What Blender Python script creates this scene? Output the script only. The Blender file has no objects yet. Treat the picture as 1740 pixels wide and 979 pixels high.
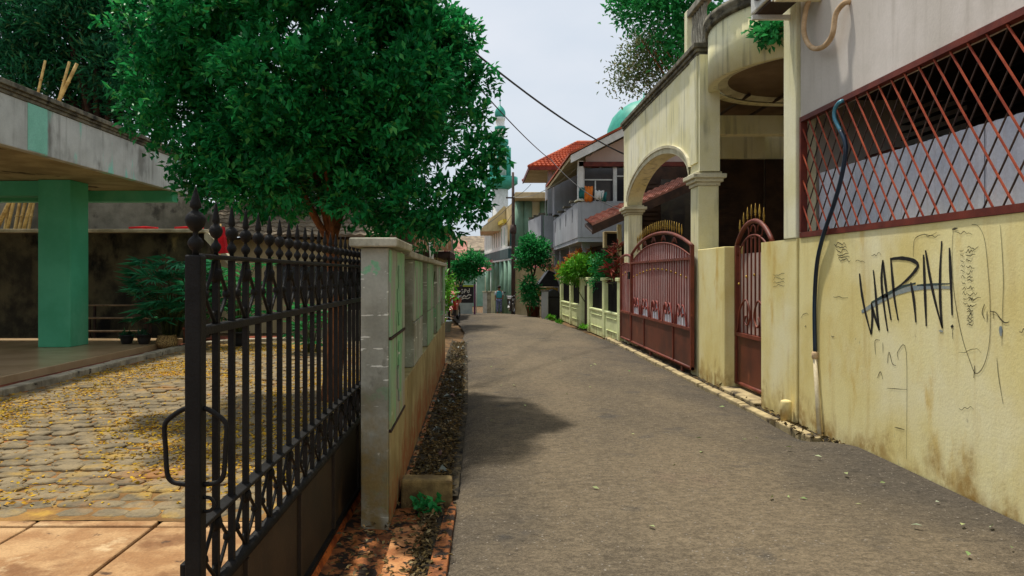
import bpy, math, random
import numpy as np
from mathutils import Matrix, Vector

random.seed(7); rng = np.random.default_rng(7)
scene = bpy.context.scene
C = scene.collection

# ------------------------------------------------------------------ camera, world, sun, exposure
F = 1250.0; VX, VY = 821.0, 467.0; H = 1.65        # pinhole of the 1740 px wide photograph
cam = bpy.data.cameras.new('camera'); camo = bpy.data.objects.new('camera', cam); C.objects.link(camo)
camo.location = (0, 0, H); camo.rotation_euler = (math.radians(90), 0, 0)
cam.sensor_width = 36; cam.lens = F / 1740 * 36
cam.shift_x = (870 - VX) / 1740; cam.shift_y = -(489.5 - VY) / 1740
cam.clip_start = 0.05; cam.clip_end = 3000
scene.camera = camo

SUN = Vector((-0.42, 0.56, 2.2)).normalized()       # towards the sun
elev = math.asin(SUN.z); azim = math.atan2(SUN.x, SUN.y)
w = bpy.data.worlds.new('World'); scene.world = w; w.use_nodes = True
nt = w.node_tree; nt.nodes.clear()
out = nt.nodes.new('ShaderNodeOutputWorld'); bg = nt.nodes.new('ShaderNodeBackground')
sky = nt.nodes.new('ShaderNodeTexSky'); sky.sky_type = 'NISHITA'; sky.sun_disc = False
sky.sun_elevation = elev; sky.sun_rotation = azim
sky.air_density = 1.0; sky.dust_density = 4.0; sky.ozone_density = 1.0
tc = nt.nodes.new('ShaderNodeTexCoord'); mp = nt.nodes.new('ShaderNodeMapping'); mp.inputs['Scale'].default_value = (1, 1, 2.2)
nz = nt.nodes.new('ShaderNodeTexNoise'); nz.inputs['Scale'].default_value = 2.2; nz.inputs['Detail'].default_value = 6
rp = nt.nodes.new('ShaderNodeValToRGB'); rp.color_ramp.elements[0].position = .33; rp.color_ramp.elements[1].position = .68
rp.color_ramp.elements[0].color = (5.3, 6.1, 6.9, 1); rp.color_ramp.elements[1].color = (7.3, 7.5, 7.9, 1)
mx = nt.nodes.new('ShaderNodeMix'); mx.data_type = 'RGBA'; mx.inputs[0].default_value = .80
nt.links.new(tc.outputs['Generated'], mp.inputs['Vector']); nt.links.new(mp.outputs[0], nz.inputs['Vector'])
nt.links.new(nz.outputs['Fac'], rp.inputs[0]); nt.links.new(sky.outputs[0], mx.inputs[6]); nt.links.new(rp.outputs[0], mx.inputs[7])
nt.links.new(mx.outputs[2], bg.inputs['Color']); bg.inputs['Strength'].default_value = 0.10
nt.links.new(bg.outputs[0], out.inputs['Surface'])

sl = bpy.data.lights.new('sun', 'SUN'); sl.energy = 3.4; sl.angle = math.radians(2.5); sl.color = (1.0, .94, .84)
so = bpy.data.objects.new('sun', sl); C.objects.link(so); so.rotation_euler = SUN.to_track_quat('Z', 'Y').to_euler(); so.location = (-3, 6, 30)

scene.view_settings.view_transform = 'Standard'; scene.view_settings.look = 'None'
scene.view_settings.exposure = 0.32; scene.view_settings.gamma = 1
scene.render.engine = 'CYCLES'

# ------------------------------------------------------------------ helpers
def S(r, g, b, k=1.0):
    f = lambda v: ((v / 255 + .055) / 1.055) ** 2.4 if v > 10 else v / 255 / 12.92
    return (f(r) * k, f(g) * k, f(b) * k, 1)
def gz(y):
    if y < 27: return 0.0
    if y < 31: return -.047 * (y - 27) ** 2 / 8
    if y < 62: return -.094 - .047 * (y - 31)
    return -.094 - .047 * 31
def at(px, py, Y): return Vector(((px - VX) / F * Y, Y, H + (VY - py) / F * Y))
def onX(px, py, X):
    Y = X * F / (px - VX); return Vector((X, Y, H + (VY - py) * Y / F))

class N:                                              # small node-graph writer
    def __init__(s, name):
        s.m = bpy.data.materials.new(name); s.m.use_nodes = True
        s.t = s.m.node_tree; s.b = s.t.nodes['Principled BSDF']; s.pos = s.t.nodes.new('ShaderNodeNewGeometry')
    def new(s, k, **kw):
        n = s.t.nodes.new(k)
        for a, v in kw.items(): setattr(n, a, v)
        return n
    def link(s, a, b): s.t.links.new(a, b)
    def vec(s, scale=(1, 1, 1)):
        m = s.new('ShaderNodeMapping'); m.inputs['Scale'].default_value = scale
        s.link(s.pos.outputs['Position'], m.inputs['Vector']); return m.outputs[0]
    def noise(s, scale, detail=6, stretch=(1, 1, 1), rough=.6):
        n = s.new('ShaderNodeTexNoise'); n.inputs['Scale'].default_value = scale; n.inputs['Detail'].default_value = detail
        n.inputs['Roughness'].default_value = rough
        s.link(s.vec(stretch), n.inputs['Vector']); return n.outputs['Fac']
    def ramp(s, v, a, b):
        r = s.new('ShaderNodeMapRange'); r.inputs['From Min'].default_value = a; r.inputs['From Max'].default_value = b
        r.interpolation_type = 'SMOOTHSTEP'
        s.link(v, r.inputs['Value']); return r.outputs[0]
    def mul(s, a, b, op='MULTIPLY'):
        n = s.new('ShaderNodeMath', operation=op)
        for i, v in enumerate((a, b)):
            if isinstance(v, (int, float)): n.inputs[i].default_value = v
            else: s.link(v, n.inputs[i])
        return n.outputs[0]
    def mix(s, fac, a, b, blend='MIX'):
        n = s.new('ShaderNodeMix', data_type='RGBA', blend_type=blend)
        for i, v in ((0, fac), (6, a), (7, b)):
            if isinstance(v, (int, float)): n.inputs[i].default_value = v
            elif isinstance(v, tuple): n.inputs[i].default_value = v
            else: s.link(v, n.inputs[i])
        return n.outputs[2]
    def sep(s):
        n = s.new('ShaderNodeSeparateXYZ'); s.link(s.pos.outputs['Position'], n.inputs[0]); return n.outputs
    def bump(s, v, strength, dist=.01):
        n = s.new('ShaderNodeBump'); n.inputs['Strength'].default_value = strength; n.inputs['Distance'].default_value = dist
        s.link(v, n.inputs['Height']); s.link(n.outputs[0], s.b.inputs['Normal'])

def mat(name, c, c2=None, scale=2.5, rough=.8, bump=.25, bscale=45, patches=(), streak=None, dirt=None, spec=.3, metal=0, grain=.25, dist=.008, island=0):
    """c/c2 mottled by noise; patches (colour, scale, lo, hi, stretch); streak (colour, amount) vertical runs; dirt (colour, z0, z1)"""
    g = N(name); c2 = c2 or tuple(v * .72 for v in c[:3]) + (1,)
    col = g.mix(g.ramp(g.noise(scale), .35, .66), c, c2)
    for (pc, ps, lo, hi, st) in patches:
        col = g.mix(g.ramp(g.noise(ps, 7, st), lo, hi), col, pc)
    if streak:
        f = g.ramp(g.noise(3.0, 6, (2.2, 2.2, .16)), .48, .74)
        f = g.mul(f, g.ramp(g.noise(.9, 3), .35, .6)); col = g.mix(g.mul(f, streak[1]), col, streak[0])
    if dirt:
        z = g.sep()[2]; zz = g.mul(z, g.mul(g.mul(g.noise(3.5, 6, (1, 1, .5)), -.5, 'ADD'), 1.3), 'ADD')
        f = g.ramp(zz, dirt[2], dirt[1]); f = g.mul(f, g.ramp(g.noise(9, 6), .25, .62)); col = g.mix(f, col, dirt[0])
    if island:
        r = g.mul(g.mul(g.pos.outputs['Random Per Island'], island), 1 - island / 2, 'ADD')
        col = g.mix(1.0, col, r, 'MULTIPLY')
    fine = g.noise(bscale, 4)
    if grain:
        v = g.mul(g.mul(fine, grain * 2), 1 - grain, 'ADD'); col = g.mix(1.0, col, v, 'MULTIPLY')
    g.link(col, g.b.inputs['Base Color']); g.b.inputs['Roughness'].default_value = rough
    g.b.inputs['Specular IOR Level'].default_value = spec; g.b.inputs['Metallic'].default_value = metal
    if bump: g.bump(fine, bump, dist)
    return g.m

def leafmat(name, a, b, c=None, rough=.45, trans=.28):
    g = N(name); r = g.new('ShaderNodeValToRGB'); e = r.color_ramp.elements
    e[0].color = a; e[1].color = b
    if c: k = e.new(.88); k.color = b; e[2].color = c; e[2].position = 1
    g.link(g.pos.outputs['Random Per Island'], r.inputs[0])
    col = g.mix(g.ramp(g.noise(2.2, 3), .36, .66), r.outputs[0], g.mix(1.0, r.outputs[0], (.55, .62, .62, 1), 'MULTIPLY'))
    g.link(col, g.b.inputs['Base Color']); g.b.inputs['Roughness'].default_value = rough; g.b.inputs['Specular IOR Level'].default_value = .16
    t = g.new('ShaderNodeBsdfTranslucent'); g.link(col, t.inputs['Color'])
    m = g.new('ShaderNodeMixShader'); m.inputs[0].default_value = trans
    g.link(g.b.outputs[0], m.inputs[1]); g.link(t.outputs[0], m.inputs[2])
    o = g.t.nodes['Material Output']; g.link(m.outputs[0], o.inputs['Surface']); return g.m

class MB:
    def __init__(s): s.v = []; s.f = []; s.sm = []
    def add(s, vs, fs, smooth=False):
        o = len(s.v); s.v += [tuple(p) for p in vs]; s.f += [tuple(i + o for i in f) for f in fs]; s.sm += [smooth] * len(fs); return s
    def box(s, x0, x1, y0, y1, z0, z1):
        if x0 > x1: x0, x1 = x1, x0
        if y0 > y1: y0, y1 = y1, y0
        return s.add([(x, y, z) for z in (z0, z1) for y in (y0, y1) for x in (x0, x1)],
                     [(0, 2, 3, 1), (4, 5, 7, 6), (0, 1, 5, 4), (2, 6, 7, 3), (0, 4, 6, 2), (1, 3, 7, 5)])
    def hexa(s, b, t):                                 # 4 bottom points ccw, 4 top points ccw
        return s.add(list(b) + list(t), [(3, 2, 1, 0), (4, 5, 6, 7), (0, 1, 5, 4), (1, 2, 6, 5), (2, 3, 7, 6), (3, 0, 4, 7)])
    def bar(s, a, b, w, h=None):                       # square bar from a to b
        a, b = Vector(a), Vector(b); h = h or w; d = (b - a).normalized()
        up = Vector((0, 0, 1)) if abs(d.z) < .9 else Vector((1, 0, 0))
        u = d.cross(up).normalized(); v = u.cross(d)
        q = [(-w / 2, -h / 2), (w / 2, -h / 2), (w / 2, h / 2), (-w / 2, h / 2)]
        return s.hexa([a + u * i + v * j for i, j in q], [b + u * i + v * j for i, j in q])
    def tube(s, pts, r, n=6, closed=False, smooth=True):
        pts = [Vector(p) for p in pts]; k = len(pts); rs = r if isinstance(r, (list, tuple)) else [r] * k
        vs = []; u = None
        for i, p in enumerate(pts):
            a = pts[(i - 1) % k] if (closed or i > 0) else p; b = pts[(i + 1) % k] if (closed or i < k - 1) else p
            d = (b - a).normalized()
            if u is None:
                u = d.cross(Vector((0, 0, 1)) if abs(d.z) < .9 else Vector((1, 0, 0))).normalized()
            else: u = (u - d * u.dot(d)).normalized()
            vv = d.cross(u)
            vs += [p + (u * math.cos(t) + vv * math.sin(t)) * rs[i] for t in (2 * math.pi * j / n for j in range(n))]
        fs = []
        for i in range(k if closed else k - 1):
            a, b = i * n, ((i + 1) % k) * n
            fs += [(a + j, a + (j + 1) % n, b + (j + 1) % n, b + j) for j in range(n)]
        if not closed: fs += [tuple(range(n))[::-1], tuple(range((k - 1) * n, k * n))]
        return s.add(vs, fs, smooth)
    def lathe(s, prof, c=(0, 0, 0), n=12, smooth=True, a0=0, a1=2 * math.pi):
        full = abs(a1 - a0 - 2 * math.pi) < 1e-6; m = n if full else n + 1; vs = []; fs = []
        for r, z in prof:
            vs += [(c[0] + r * math.cos(a0 + (a1 - a0) * j / n), c[1] + r * math.sin(a0 + (a1 - a0) * j / n), c[2] + z) for j in range(m)]
        for i in range(len(prof) - 1):
            for j in range(n):
                a, b = i * m + j, i * m + (j + 1) % m; fs.append((a, b, b + m, a + m))
        if full: fs += [tuple(range(m))[::-1], tuple(range((len(prof) - 1) * m, len(prof) * m))]
        return s.add(vs, fs, smooth)
    def prism(s, poly, axis, a, b):                    # 2-D polygon extruded along an axis
        def P(p, t): return {'x': (t, p[0], p[1]), 'y': (p[0], t, p[1]), 'z': (p[0], p[1], t)}[axis]
        n = len(poly); vs = [P(p, a) for p in poly] + [P(p, b) for p in poly]
        fs = [tuple(range(n))[::-1], tuple(range(n, 2 * n))] + [(i, (i + 1) % n, n + (i + 1) % n, n + i) for i in range(n)]
        return s.add(vs, fs)
    def mesh(s, name, m):
        me = bpy.data.meshes.new(name); me.from_pydata(s.v, [], s.f); me.polygons.foreach_set('use_smooth', s.sm)
        me.materials.append(m); me.validate(); me.update()
        return me
    def build(s, name, m, parent=None, bevel=0, fix=True):
        if fix:                                        # consistent outward normals
            import bmesh
            me = s.mesh(name, m); bm = bmesh.new(); bm.from_mesh(me); bmesh.ops.recalc_face_normals(bm, faces=bm.faces); bm.to_mesh(me); bm.free()
        else: me = s.mesh(name, m)
        o = bpy.data.objects.new(name, me); C.objects.link(o)
        if parent: attach(o, parent)
        else:
            a = np.array(s.v); c = Vector(((a[:, 0].min() + a[:, 0].max()) / 2, (a[:, 1].min() + a[:, 1].max()) / 2, a[:, 2].min()))
            me.transform(Matrix.Translation(-c)); o.location = c
        if bevel:
            b = o.modifiers.new('bevel', 'BEVEL'); b.width = bevel; b.segments = 2; b.limit_method = 'ANGLE'
        return o
def attach(o, parent):
    o.parent = parent
    if parent.parent is None: o.matrix_parent_inverse = Matrix.Translation(-parent.location)
def tag(o, label=None, cat=None, group=None, kind=None):
    for k, v in (('label', label), ('category', cat), ('group', group), ('kind', kind)):
        if v: o[k] = v
    return o
def thing(name, loc, label, cat, group=None):
    o = bpy.data.objects.new(name, None); o.empty_display_size = .2; o.location = loc; C.objects.link(o); return tag(o, label, cat, group)
def struct(o): o['kind'] = 'structure'; return o
def inst(name, me, loc, parent, rot=None, scale=None):  # one more piece that shares mesh data
    o = bpy.data.objects.new(name, me); C.objects.link(o); o.location = loc
    if rot: o.rotation_euler = rot
    if scale: o.scale = scale
    attach(o, parent); return o
def box1(name, m, parent, *a, bevel=0): return MB().box(*a).build(name, m, parent, bevel, fix=False)
def smooth_line(pts, k=6):                             # Catmull-Rom
    pts = [Vector(p) for p in pts]; r = []
    for i in range(len(pts) - 1):
        p0, p1, p2, p3 = pts[max(i - 1, 0)], pts[i], pts[i + 1], pts[min(i + 2, len(pts) - 1)]
        for j in range(k):
            t = j / k
            r.append(.5 * ((2 * p1) + (p2 - p0) * t + (2 * p0 - 5 * p1 + 4 * p2 - p3) * t * t + (3 * p1 - p0 - 3 * p2 + p3) * t ** 3))
    return r + [pts[-1]]

def leaves(name, centers, dirs, L, W, m, parent=None, jit=.35, fold=.25, kind=None):
    """one folded leaf (2 triangles) per centre, growing along dirs"""
    n = len(centers); c = np.asarray(centers, float); d = np.asarray(dirs, float) + rng.normal(0, jit, (n, 3))
    d /= np.linalg.norm(d, axis=1)[:, None] + 1e-9
    up = np.tile([0, 0, 1.0], (n, 1)) + rng.normal(0, .45, (n, 3)); s = np.cross(d, up); s /= np.linalg.norm(s, axis=1)[:, None] + 1e-9
    nn = np.cross(s, d); k = rng.uniform(.65, 1.25, (n, 1)); l = L * k; ww = W * k
    v = np.empty((n, 4, 3)); v[:, 0] = c; v[:, 1] = c + d * l * .5 + s * ww * .5 + nn * ww * fold; v[:, 2] = c + d * l - nn * l * .12; v[:, 3] = c + d * l * .5 - s * ww * .5 + nn * ww * fold
    idx = np.arange(n)[:, None] * 4; tri = np.concatenate([idx + [0, 1, 2], idx + [0, 2, 3]], 1).reshape(-1)
    me = bpy.data.meshes.new(name); me.vertices.add(n * 4); me.vertices.foreach_set('co', v.reshape(-1))
    me.loops.add(n * 6); me.loops.foreach_set('vertex_index', tri.astype(np.int32))
    me.polygons.add(n * 2); me.polygons.foreach_set('loop_start', np.arange(0, n * 6, 3, dtype=np.int32)); me.polygons.foreach_set('loop_total', np.full(n * 2, 3, np.int32))
    me.materials.append(m); me.update(calc_edges=True)
    o = bpy.data.objects.new(name, me); C.objects.link(o)
    if parent: attach(o, parent)
    if kind: o['kind'] = kind
    return o
def blob_leaves(blobs, per, sprig=9, spread=.12, shell=.55, up=.3, wild=.55):
    """leaf positions grouped in sprigs on the shells of small blobs (x,y,z,r)"""
    P, D = [], []
    for (x, y, z, r) in blobs:
        k = max(3, int(per * r * r / sprig)); u = rng.normal(0, 1, (k, 3)); u /= np.linalg.norm(u, axis=1)[:, None]; u[:, 2] += up; u /= np.linalg.norm(u, axis=1)[:, None] + 1e-9
        rr = r * (shell + (1 - shell) * rng.random((k, 1)) ** .6) * rng.uniform(.85, 1.2, (k, 1))
        q = np.array([x, y, z]) + u * rr * [1, 1, .85]
        q = np.repeat(q, sprig, 0) + rng.normal(0, spread, (k * sprig, 3)); uu = np.repeat(u, sprig, 0)
        P.append(q); D.append(uu + [0, 0, .15] + rng.normal(0, wild, q.shape))
    return np.concatenate(P), np.concatenate(D)
def crown_blobs(c, R, n, r0, r1, lo=.45, hi=.95, clip=None):
    b = []
    while len(b) < n:
        u = rng.normal(0, 1, 3); u /= np.linalg.norm(u); k = rng.uniform(lo, hi); p = np.array(c) + u * np.array(R) * k
        if clip and not clip(p): continue
        b.append((*p, rng.uniform(r0, r1)))
    return b
def limbs(mb, base, targets, r, mid=.45, fork=None):
    base = Vector(base)
    for t in targets:
        t = Vector(t); f = Vector(fork) if fork else base.lerp(t, .2)
        pts = smooth_line([base if not fork else f, f.lerp(t, .4) + Vector((random.uniform(-.15, .15), random.uniform(-.15, .15), .1)), t], 5)
        k = len(pts); mb.tube(pts, [r * (1 - .8 * i / (k - 1)) for i in range(k)], 7)

# ------------------------------------------------------------------ materials
YEL = S(226, 212, 140); 
M = {}
def asphalt():
    g = N('asphalt')
    col = g.mix(g.ramp(g.noise(.7, 5, (1, .4, 1)), .38, .64), (.158, .124, .080, 1), (.116, .093, .063, 1))
    col = g.mix(g.ramp(g.noise(1.7, 7), .56, .76), col, (.060, .056, .050, 1))
    col = g.mix(g.mul(g.ramp(g.noise(.9, 6, (1, .6, 1)), .60, .74), .6), col, (.150, .105, .075, 1))
    xx = g.mul(g.mul(g.sep()[0], -1.35, 'ADD'), 1.0)
    ab = g.new('ShaderNodeMath', operation='ABSOLUTE'); g.link(xx, ab.inputs[0])
    wv = g.mul(ab.outputs[0], g.mul(g.mul(g.noise(.8, 4), -.5, 'ADD'), 2.2), 'ADD')
    col = g.mix(g.mul(g.ramp(wv, .85, 2.1), .62), col, (.048, .044, .040, 1))
    vo = g.new('ShaderNodeTexVoronoi'); vo.inputs['Scale'].default_value = 95; g.link(g.vec(), vo.inputs['Vector'])
    sp = g.new('ShaderNodeSeparateColor'); g.link(vo.outputs['Color'], sp.inputs[0])
    v = g.mul(g.mul(sp.outputs[0], .56), .70, 'ADD'); col = g.mix(1.0, col, v, 'MULTIPLY')
    v2 = g.mul(g.mul(g.noise(22, 7, (.6, 1, 1), .75), 2.0), .0, 'ADD'); col = g.mix(1.0, col, v2, 'MULTIPLY')
    col = g.mix(g.ramp(sp.outputs[1], .99, .994), col, (.24, .21, .17, 1))
    g.link(col, g.b.inputs['Base Color']); g.b.inputs['Roughness'].default_value = .93; g.b.inputs['Specular IOR Level'].default_value = .2
    g.bump(g.mul(vo.outputs['Distance'], g.noise(30, 4), 'ADD'), .8, .008); return g.m
M['asphalt'] = asphalt()
M['earth'] = mat('earth', S(120, 92, 58), S(70, 54, 36), 5, .95, .8, 60, [(S(60, 66, 36), 2.0, .6, .7, (1, 1, 1))])
M['dirt'] = mat('verge_dirt', S(82, 72, 52), S(34, 30, 24), 14, .95, 1, 70, [(S(130, 112, 78), 6, .56, .7, (1, 1, 1)), (S(20, 18, 15), 9, .58, .66, (1, 1, 1))], dist=.02)
M['laterite'] = mat('orange_concrete', S(168, 104, 56), S(104, 62, 36), 9, .9, .8, 60, [(S(40, 31, 23), 11, .49, .56, (1, 1, 1)), (S(196, 146, 92), 4, .60, .68, (1, 1, 1))], grain=.5)
M['orange_ledge'] = mat('orange_ledge', S(192, 138, 88), S(156, 98, 56), 7, .85, .6, 70, [(S(46, 36, 27), 16, .55, .60, (1, 1, 1))], grain=.45)
M['sand'] = mat('paver_sand', S(148, 110, 60), S(106, 78, 44), 3, .95, .8, 50, [(S(176, 138, 60), 2.2, .52, .68, (1, 1, 1)), (S(146, 90, 48), .9, .52, .66, (1, 1, 1))], grain=.4)
M['paver'] = mat('paver_stone', S(140, 124, 94), S(104, 94, 74), 3.0, .9, .8, 45, [(S(160, 130, 66), 2.6, .50, .70, (1, 1, 1)), (S(150, 104, 58), .6, .56, .70, (1, 1, 1)), (S(84, 74, 58), 6, .6, .72, (1, 1, 1))], grain=.5)
M['slab'] = mat('apron_concrete', S(184, 148, 104), S(152, 112, 72), 3.4, .85, .5, 60, [(S(128, 90, 56), 1.6, .50, .64, (1, 1, 1)), (S(84, 62, 44), 5, .62, .70, (1, 1, 1)), (S(200, 172, 130), 2.3, .60, .7, (1, 1, 1))], grain=.4)
M['kerbstone'] = mat('kerb_concrete', S(184, 174, 150), S(134, 126, 108), 4, .9, .6, 50, [(S(70, 64, 54), 6, .6, .7, (1, 1, 1))])
M['kerb_tan'] = mat('kerb_tan', S(184, 166, 124), S(140, 124, 92), 4, .9, .6, 50, [(S(66, 58, 46), 4, .55, .66, (1, 1, 1))])
M['tile_floor'] = mat('terrace_tile', S(196, 168, 130), S(178, 150, 112), 1.2, .25, 0, 40, grain=.08, spec=.5)
M['redsoil'] = mat('red_soil', S(136, 68, 42), S(84, 44, 30), 6, .95, .8, 50)
M['yellow'] = mat('yellow_plaster', S(240, 228, 166), S(228, 210, 138), 1.2, .8, .25, 55,
    [(S(242, 234, 190), .55, .46, .68, (1, 1, 1)), (S(216, 184, 100), 1.9, .58, .74, (1, 1.2, .45)), (S(150, 140, 110), 7, .68, .78, (1, 1, .5))], streak=(S(190, 158, 84), .38), dirt=(S(166, 132, 70), -.14, .34), grain=.12)
M['cream'] = mat('cream_plaster', S(238, 233, 198), S(228, 221, 172), 1.5, .8, .2, 50, [(S(240, 236, 208), .6, .5, .7, (1, 1, 1)), (S(150, 146, 118), 4, .66, .78, (1, 1, .4))], streak=(S(120, 118, 96), .8), grain=.12)
M['greywhite'] = mat('grey_white_plaster', S(206, 198, 188), S(192, 184, 172), .8, .85, .15, 45, [(S(222, 214, 206), .5, .5, .7, (1, 1, 1)), (S(150, 142, 130), 3, .66, .8, (1, 1, .35))], streak=(S(160, 150, 136), .5), grain=.1)
M['coping'] = mat('weathered_coping', S(128, 122, 104), S(74, 70, 60), 5, .9, .5, 45, [(S(44, 42, 36), 3, .55, .68, (1, 1, 1))])
M['moulding'] = mat('pale_moulding', S(214, 208, 180), S(186, 178, 146), 3, .8, .3, 45, [(S(108, 102, 84), 5, .62, .74, (1, 1, 1))])
M['greygreen'] = mat('flaking_grey_wall', S(176, 178, 166), S(146, 148, 136), 3.0, .85, .4, 50, [(S(136, 194, 154), 2.6, .60, .62, (1, 1, 1)), (S(230, 232, 222), 1.9, .635, .645, (2.0, 2.0, 11)), (S(226, 228, 216), 11, .66, .68, (1, 1, 1)), (S(98, 98, 86), 4, .60, .72, (1, 1, .6)), (S(120, 118, 100), 1.3, .52, .68, (1, 1, 1))], dirt=(S(140, 122, 78), .3, .9), grain=.2)
M['greenpaint'] = mat('green_wall_paint', S(134, 186, 138), S(152, 180, 148), 1.8, .8, .35, 50, [(S(160, 164, 150), 2.0, .535, .56, (1.6, 1.6, .5)), (S(64, 70, 56), 4, .60, .68, (1.6, 1.6, .35)), (S(218, 224, 210), 8, .68, .70, (1, 1, 1))], streak=(S(84, 92, 68), .8), dirt=(S(176, 118, 56), .3, .8), grain=.14)
M['plinth'] = mat('ochre_plinth', S(176, 162, 116), S(146, 130, 86), 2.5, .85, .35, 50, [(S(118, 96, 52), 3, .56, .7, (1, 1, .4)), (S(84, 78, 60), 5, .64, .72, (1, 1, 1))], streak=(S(110, 84, 44), .7), dirt=(S(150, 84, 40), .1, .6), grain=.16)
M['capstone'] = mat('wall_capstone', S(186, 182, 162), S(150, 146, 126), 4, .85, .4, 50, [(S(80, 78, 64), 6, .62, .72, (1, 1, 1))])
M['black'] = mat('black_gate_paint', (.010, .0095, .009, 1), (.016, .015, .014, 1), 6, .55, .35, 90, [((.16, .05, .015, 1), 22, .72, .76, (1, 1, 1))], spec=.13, grain=.3)
M['sheet'] = mat('brown_gate_sheet', (.045, .030, .018, 1), (.026, .019, .013, 1), 3, .6, .2, 60, [((.14, .075, .03, 1), 4, .6, .78, (1, 1, .3)), ((.30, .28, .22, 1), 30, .72, .74, (1, 1, .5))])
M['rust'] = mat('rusty_rail', S(206, 112, 46), S(130, 62, 28), 9, .8, .6, 70, [(S(60, 40, 28), 11, .6, .7, (1, 1, 1))])
M['redgate'] = mat('red_gate_paint', S(126, 60, 40), S(98, 44, 32), 4, .55, .2, 80, [(S(170, 96, 66), 7, .62, .74, (1, 1, .5))], spec=.4)
M['redplate'] = mat('red_gate_plate', S(104, 50, 32), S(76, 36, 26), 2.5, .5, .1, 80, [(S(150, 84, 58), 3, .58, .75, (1, 1, .4))], spec=.45)
M['pinkbar'] = mat('faded_pink_bar', S(150, 76, 66), S(120, 54, 46), 4, .55, .1, 80)
M['backing'] = mat('gate_backing_sheet', S(200, 156, 150), S(220, 196, 192), 1.1, .5, .05, 50, [(S(176, 116, 106), 1.6, .56, .78, (1, 1, .6))])
M['gold'] = mat('gold_paint', S(196, 160, 70), S(140, 108, 44), 9, .4, .1, 80, metal=.5)
M['grille'] = mat('orange_grille_paint', S(176, 84, 54), S(140, 60, 42), 5, .55, .2, 90, [(S(190, 176, 160), 17, .74, .76, (1, 1, 1))])
M['frame'] = mat('brown_frame', S(120, 54, 40), S(92, 40, 32), 5, .55, .2, 90)
M['panel'] = mat('blue_grey_sheet', S(222, 226, 238), S(200, 208, 224), 1.6, .3, .05, 40, [(S(232, 226, 236), 1.2, .5, .7, (1, 1, 1))], spec=.4)
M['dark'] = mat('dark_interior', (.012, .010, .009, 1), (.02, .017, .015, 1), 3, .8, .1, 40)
M['brown_dark'] = mat('dark_brown_wood_and_shade', S(66, 46, 34), S(44, 30, 24), 4, .7, .2, 60)
M['soffit'] = mat('brown_soffit', S(126, 104, 80), S(104, 84, 62), 1.5, .85, .1, 40)
M['glass'] = mat('dark_window_glass', (.03, .03, .032, 1), (.045, .042, .045, 1), 2, .08, 0, 40, spec=.6, grain=0)
M['white'] = mat('white_paint', S(226, 226, 220), S(206, 206, 198), 3, .6, .1, 50, [(S(150, 146, 130), 5, .66, .78, (1, 1, .5))])
M['hose_blue'] = mat('dark_blue_hose', (.01, .03, .06, 1), (.012, .02, .035, 1), 5, .35, 0, 50, spec=.5)
M['hose_teal'] = mat('pale_teal_hose', (.08, .28, .36, 1), (.05, .2, .3, 1), 5, .35, 0, 50, spec=.5)
M['pvc'] = mat('white_pvc', S(226, 214, 184), S(204, 188, 150), 6, .5, .05, 50)
M['tan_hose'] = mat('tan_insulation', S(206, 176, 138), S(176, 146, 108), 8, .8, .3, 60)
M['ink'] = mat('black_spray', (.012, .011, .010, 1), (.02, .018, .016, 1), 20, .7, 0, 50)
M['thin_ink'] = mat('faded_marker', S(92, 88, 62), S(60, 58, 44), 30, .8, 0, 50)
M['swipe'] = mat('grey_blue_spray', S(128, 142, 148), S(160, 164, 152), 9, .8, 0, 60)
M['swipe_dark'] = mat('dark_teal_spray', S(44, 62, 62), S(70, 86, 82), 9, .8, 0, 60)
M['col_green'] = mat('green_column_paint', S(86, 186, 142), S(72, 170, 126), 1.0, .55, .08, 50, [(S(110, 196, 156), .8, .5, .72, (1, 1, .5))], grain=.08)
M['fascia'] = mat('peeling_fascia', S(204, 206, 200), S(178, 180, 174), 1.2, .85, .3, 40, [(S(136, 136, 130), 1.8, .52, .7, (1, 1, .5)), (S(150, 210, 192), 1.7, .57, .63, (1, 1.2, .3))], streak=(S(90, 88, 78), .6), grain=.14)
M['mint'] = mat('mint_paint', S(146, 212, 190), S(132, 200, 176), 2, .8, .15, 50)
M['canopy_soffit'] = mat('stained_soffit', S(184, 170, 132), S(146, 132, 98), 1.2, .9, .2, 40, [(S(70, 58, 40), 1.5, .6, .68, (1, 1, 1))])
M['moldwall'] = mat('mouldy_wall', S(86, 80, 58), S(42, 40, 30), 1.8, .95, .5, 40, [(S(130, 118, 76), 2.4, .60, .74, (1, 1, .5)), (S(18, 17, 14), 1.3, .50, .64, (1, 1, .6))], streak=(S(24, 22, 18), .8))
M['greywall'] = mat('old_grey_render', S(130, 124, 108), S(96, 92, 78), 1.4, .95, .4, 40, [(S(70, 66, 56), 2.2, .56, .7, (1, 1, .7))], streak=(S(70, 66, 54), .6))
M['asbestos'] = mat('pale_roof_sheet', S(200, 190, 160), S(160, 150, 122), 3, .9, .2, 40)
M['redcloth'] = mat('red_cloth', S(206, 28, 36), S(170, 20, 28), 5, .9, .2, 60)
M['bamboo'] = mat('bamboo', S(206, 172, 104), S(160, 124, 66), 6, .6, .2, 60)
M['bark'] = mat('bark', S(150, 92, 50), S(88, 54, 32), 7, .9, .8, 40, dist=.02)
M['bark_dark'] = mat('dark_bark', S(70, 46, 34), S(40, 28, 22), 7, .9, .8, 40, dist=.02)
M['stem'] = mat('green_stem', S(80, 92, 44), S(60, 66, 36), 7, .8, .3, 40)
M['leaf'] = leafmat('glossy_leaf', (.008, .160, .044, 1), (.040, .410, .100, 1), (.18, .52, .11, 1), rough=.38, trans=.40)
M['leaf_mango'] = leafmat('mango_leaf', (.010, .100, .045, 1), (.035, .22, .085, 1), (.16, .24, .08, 1), trans=.36)
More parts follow.
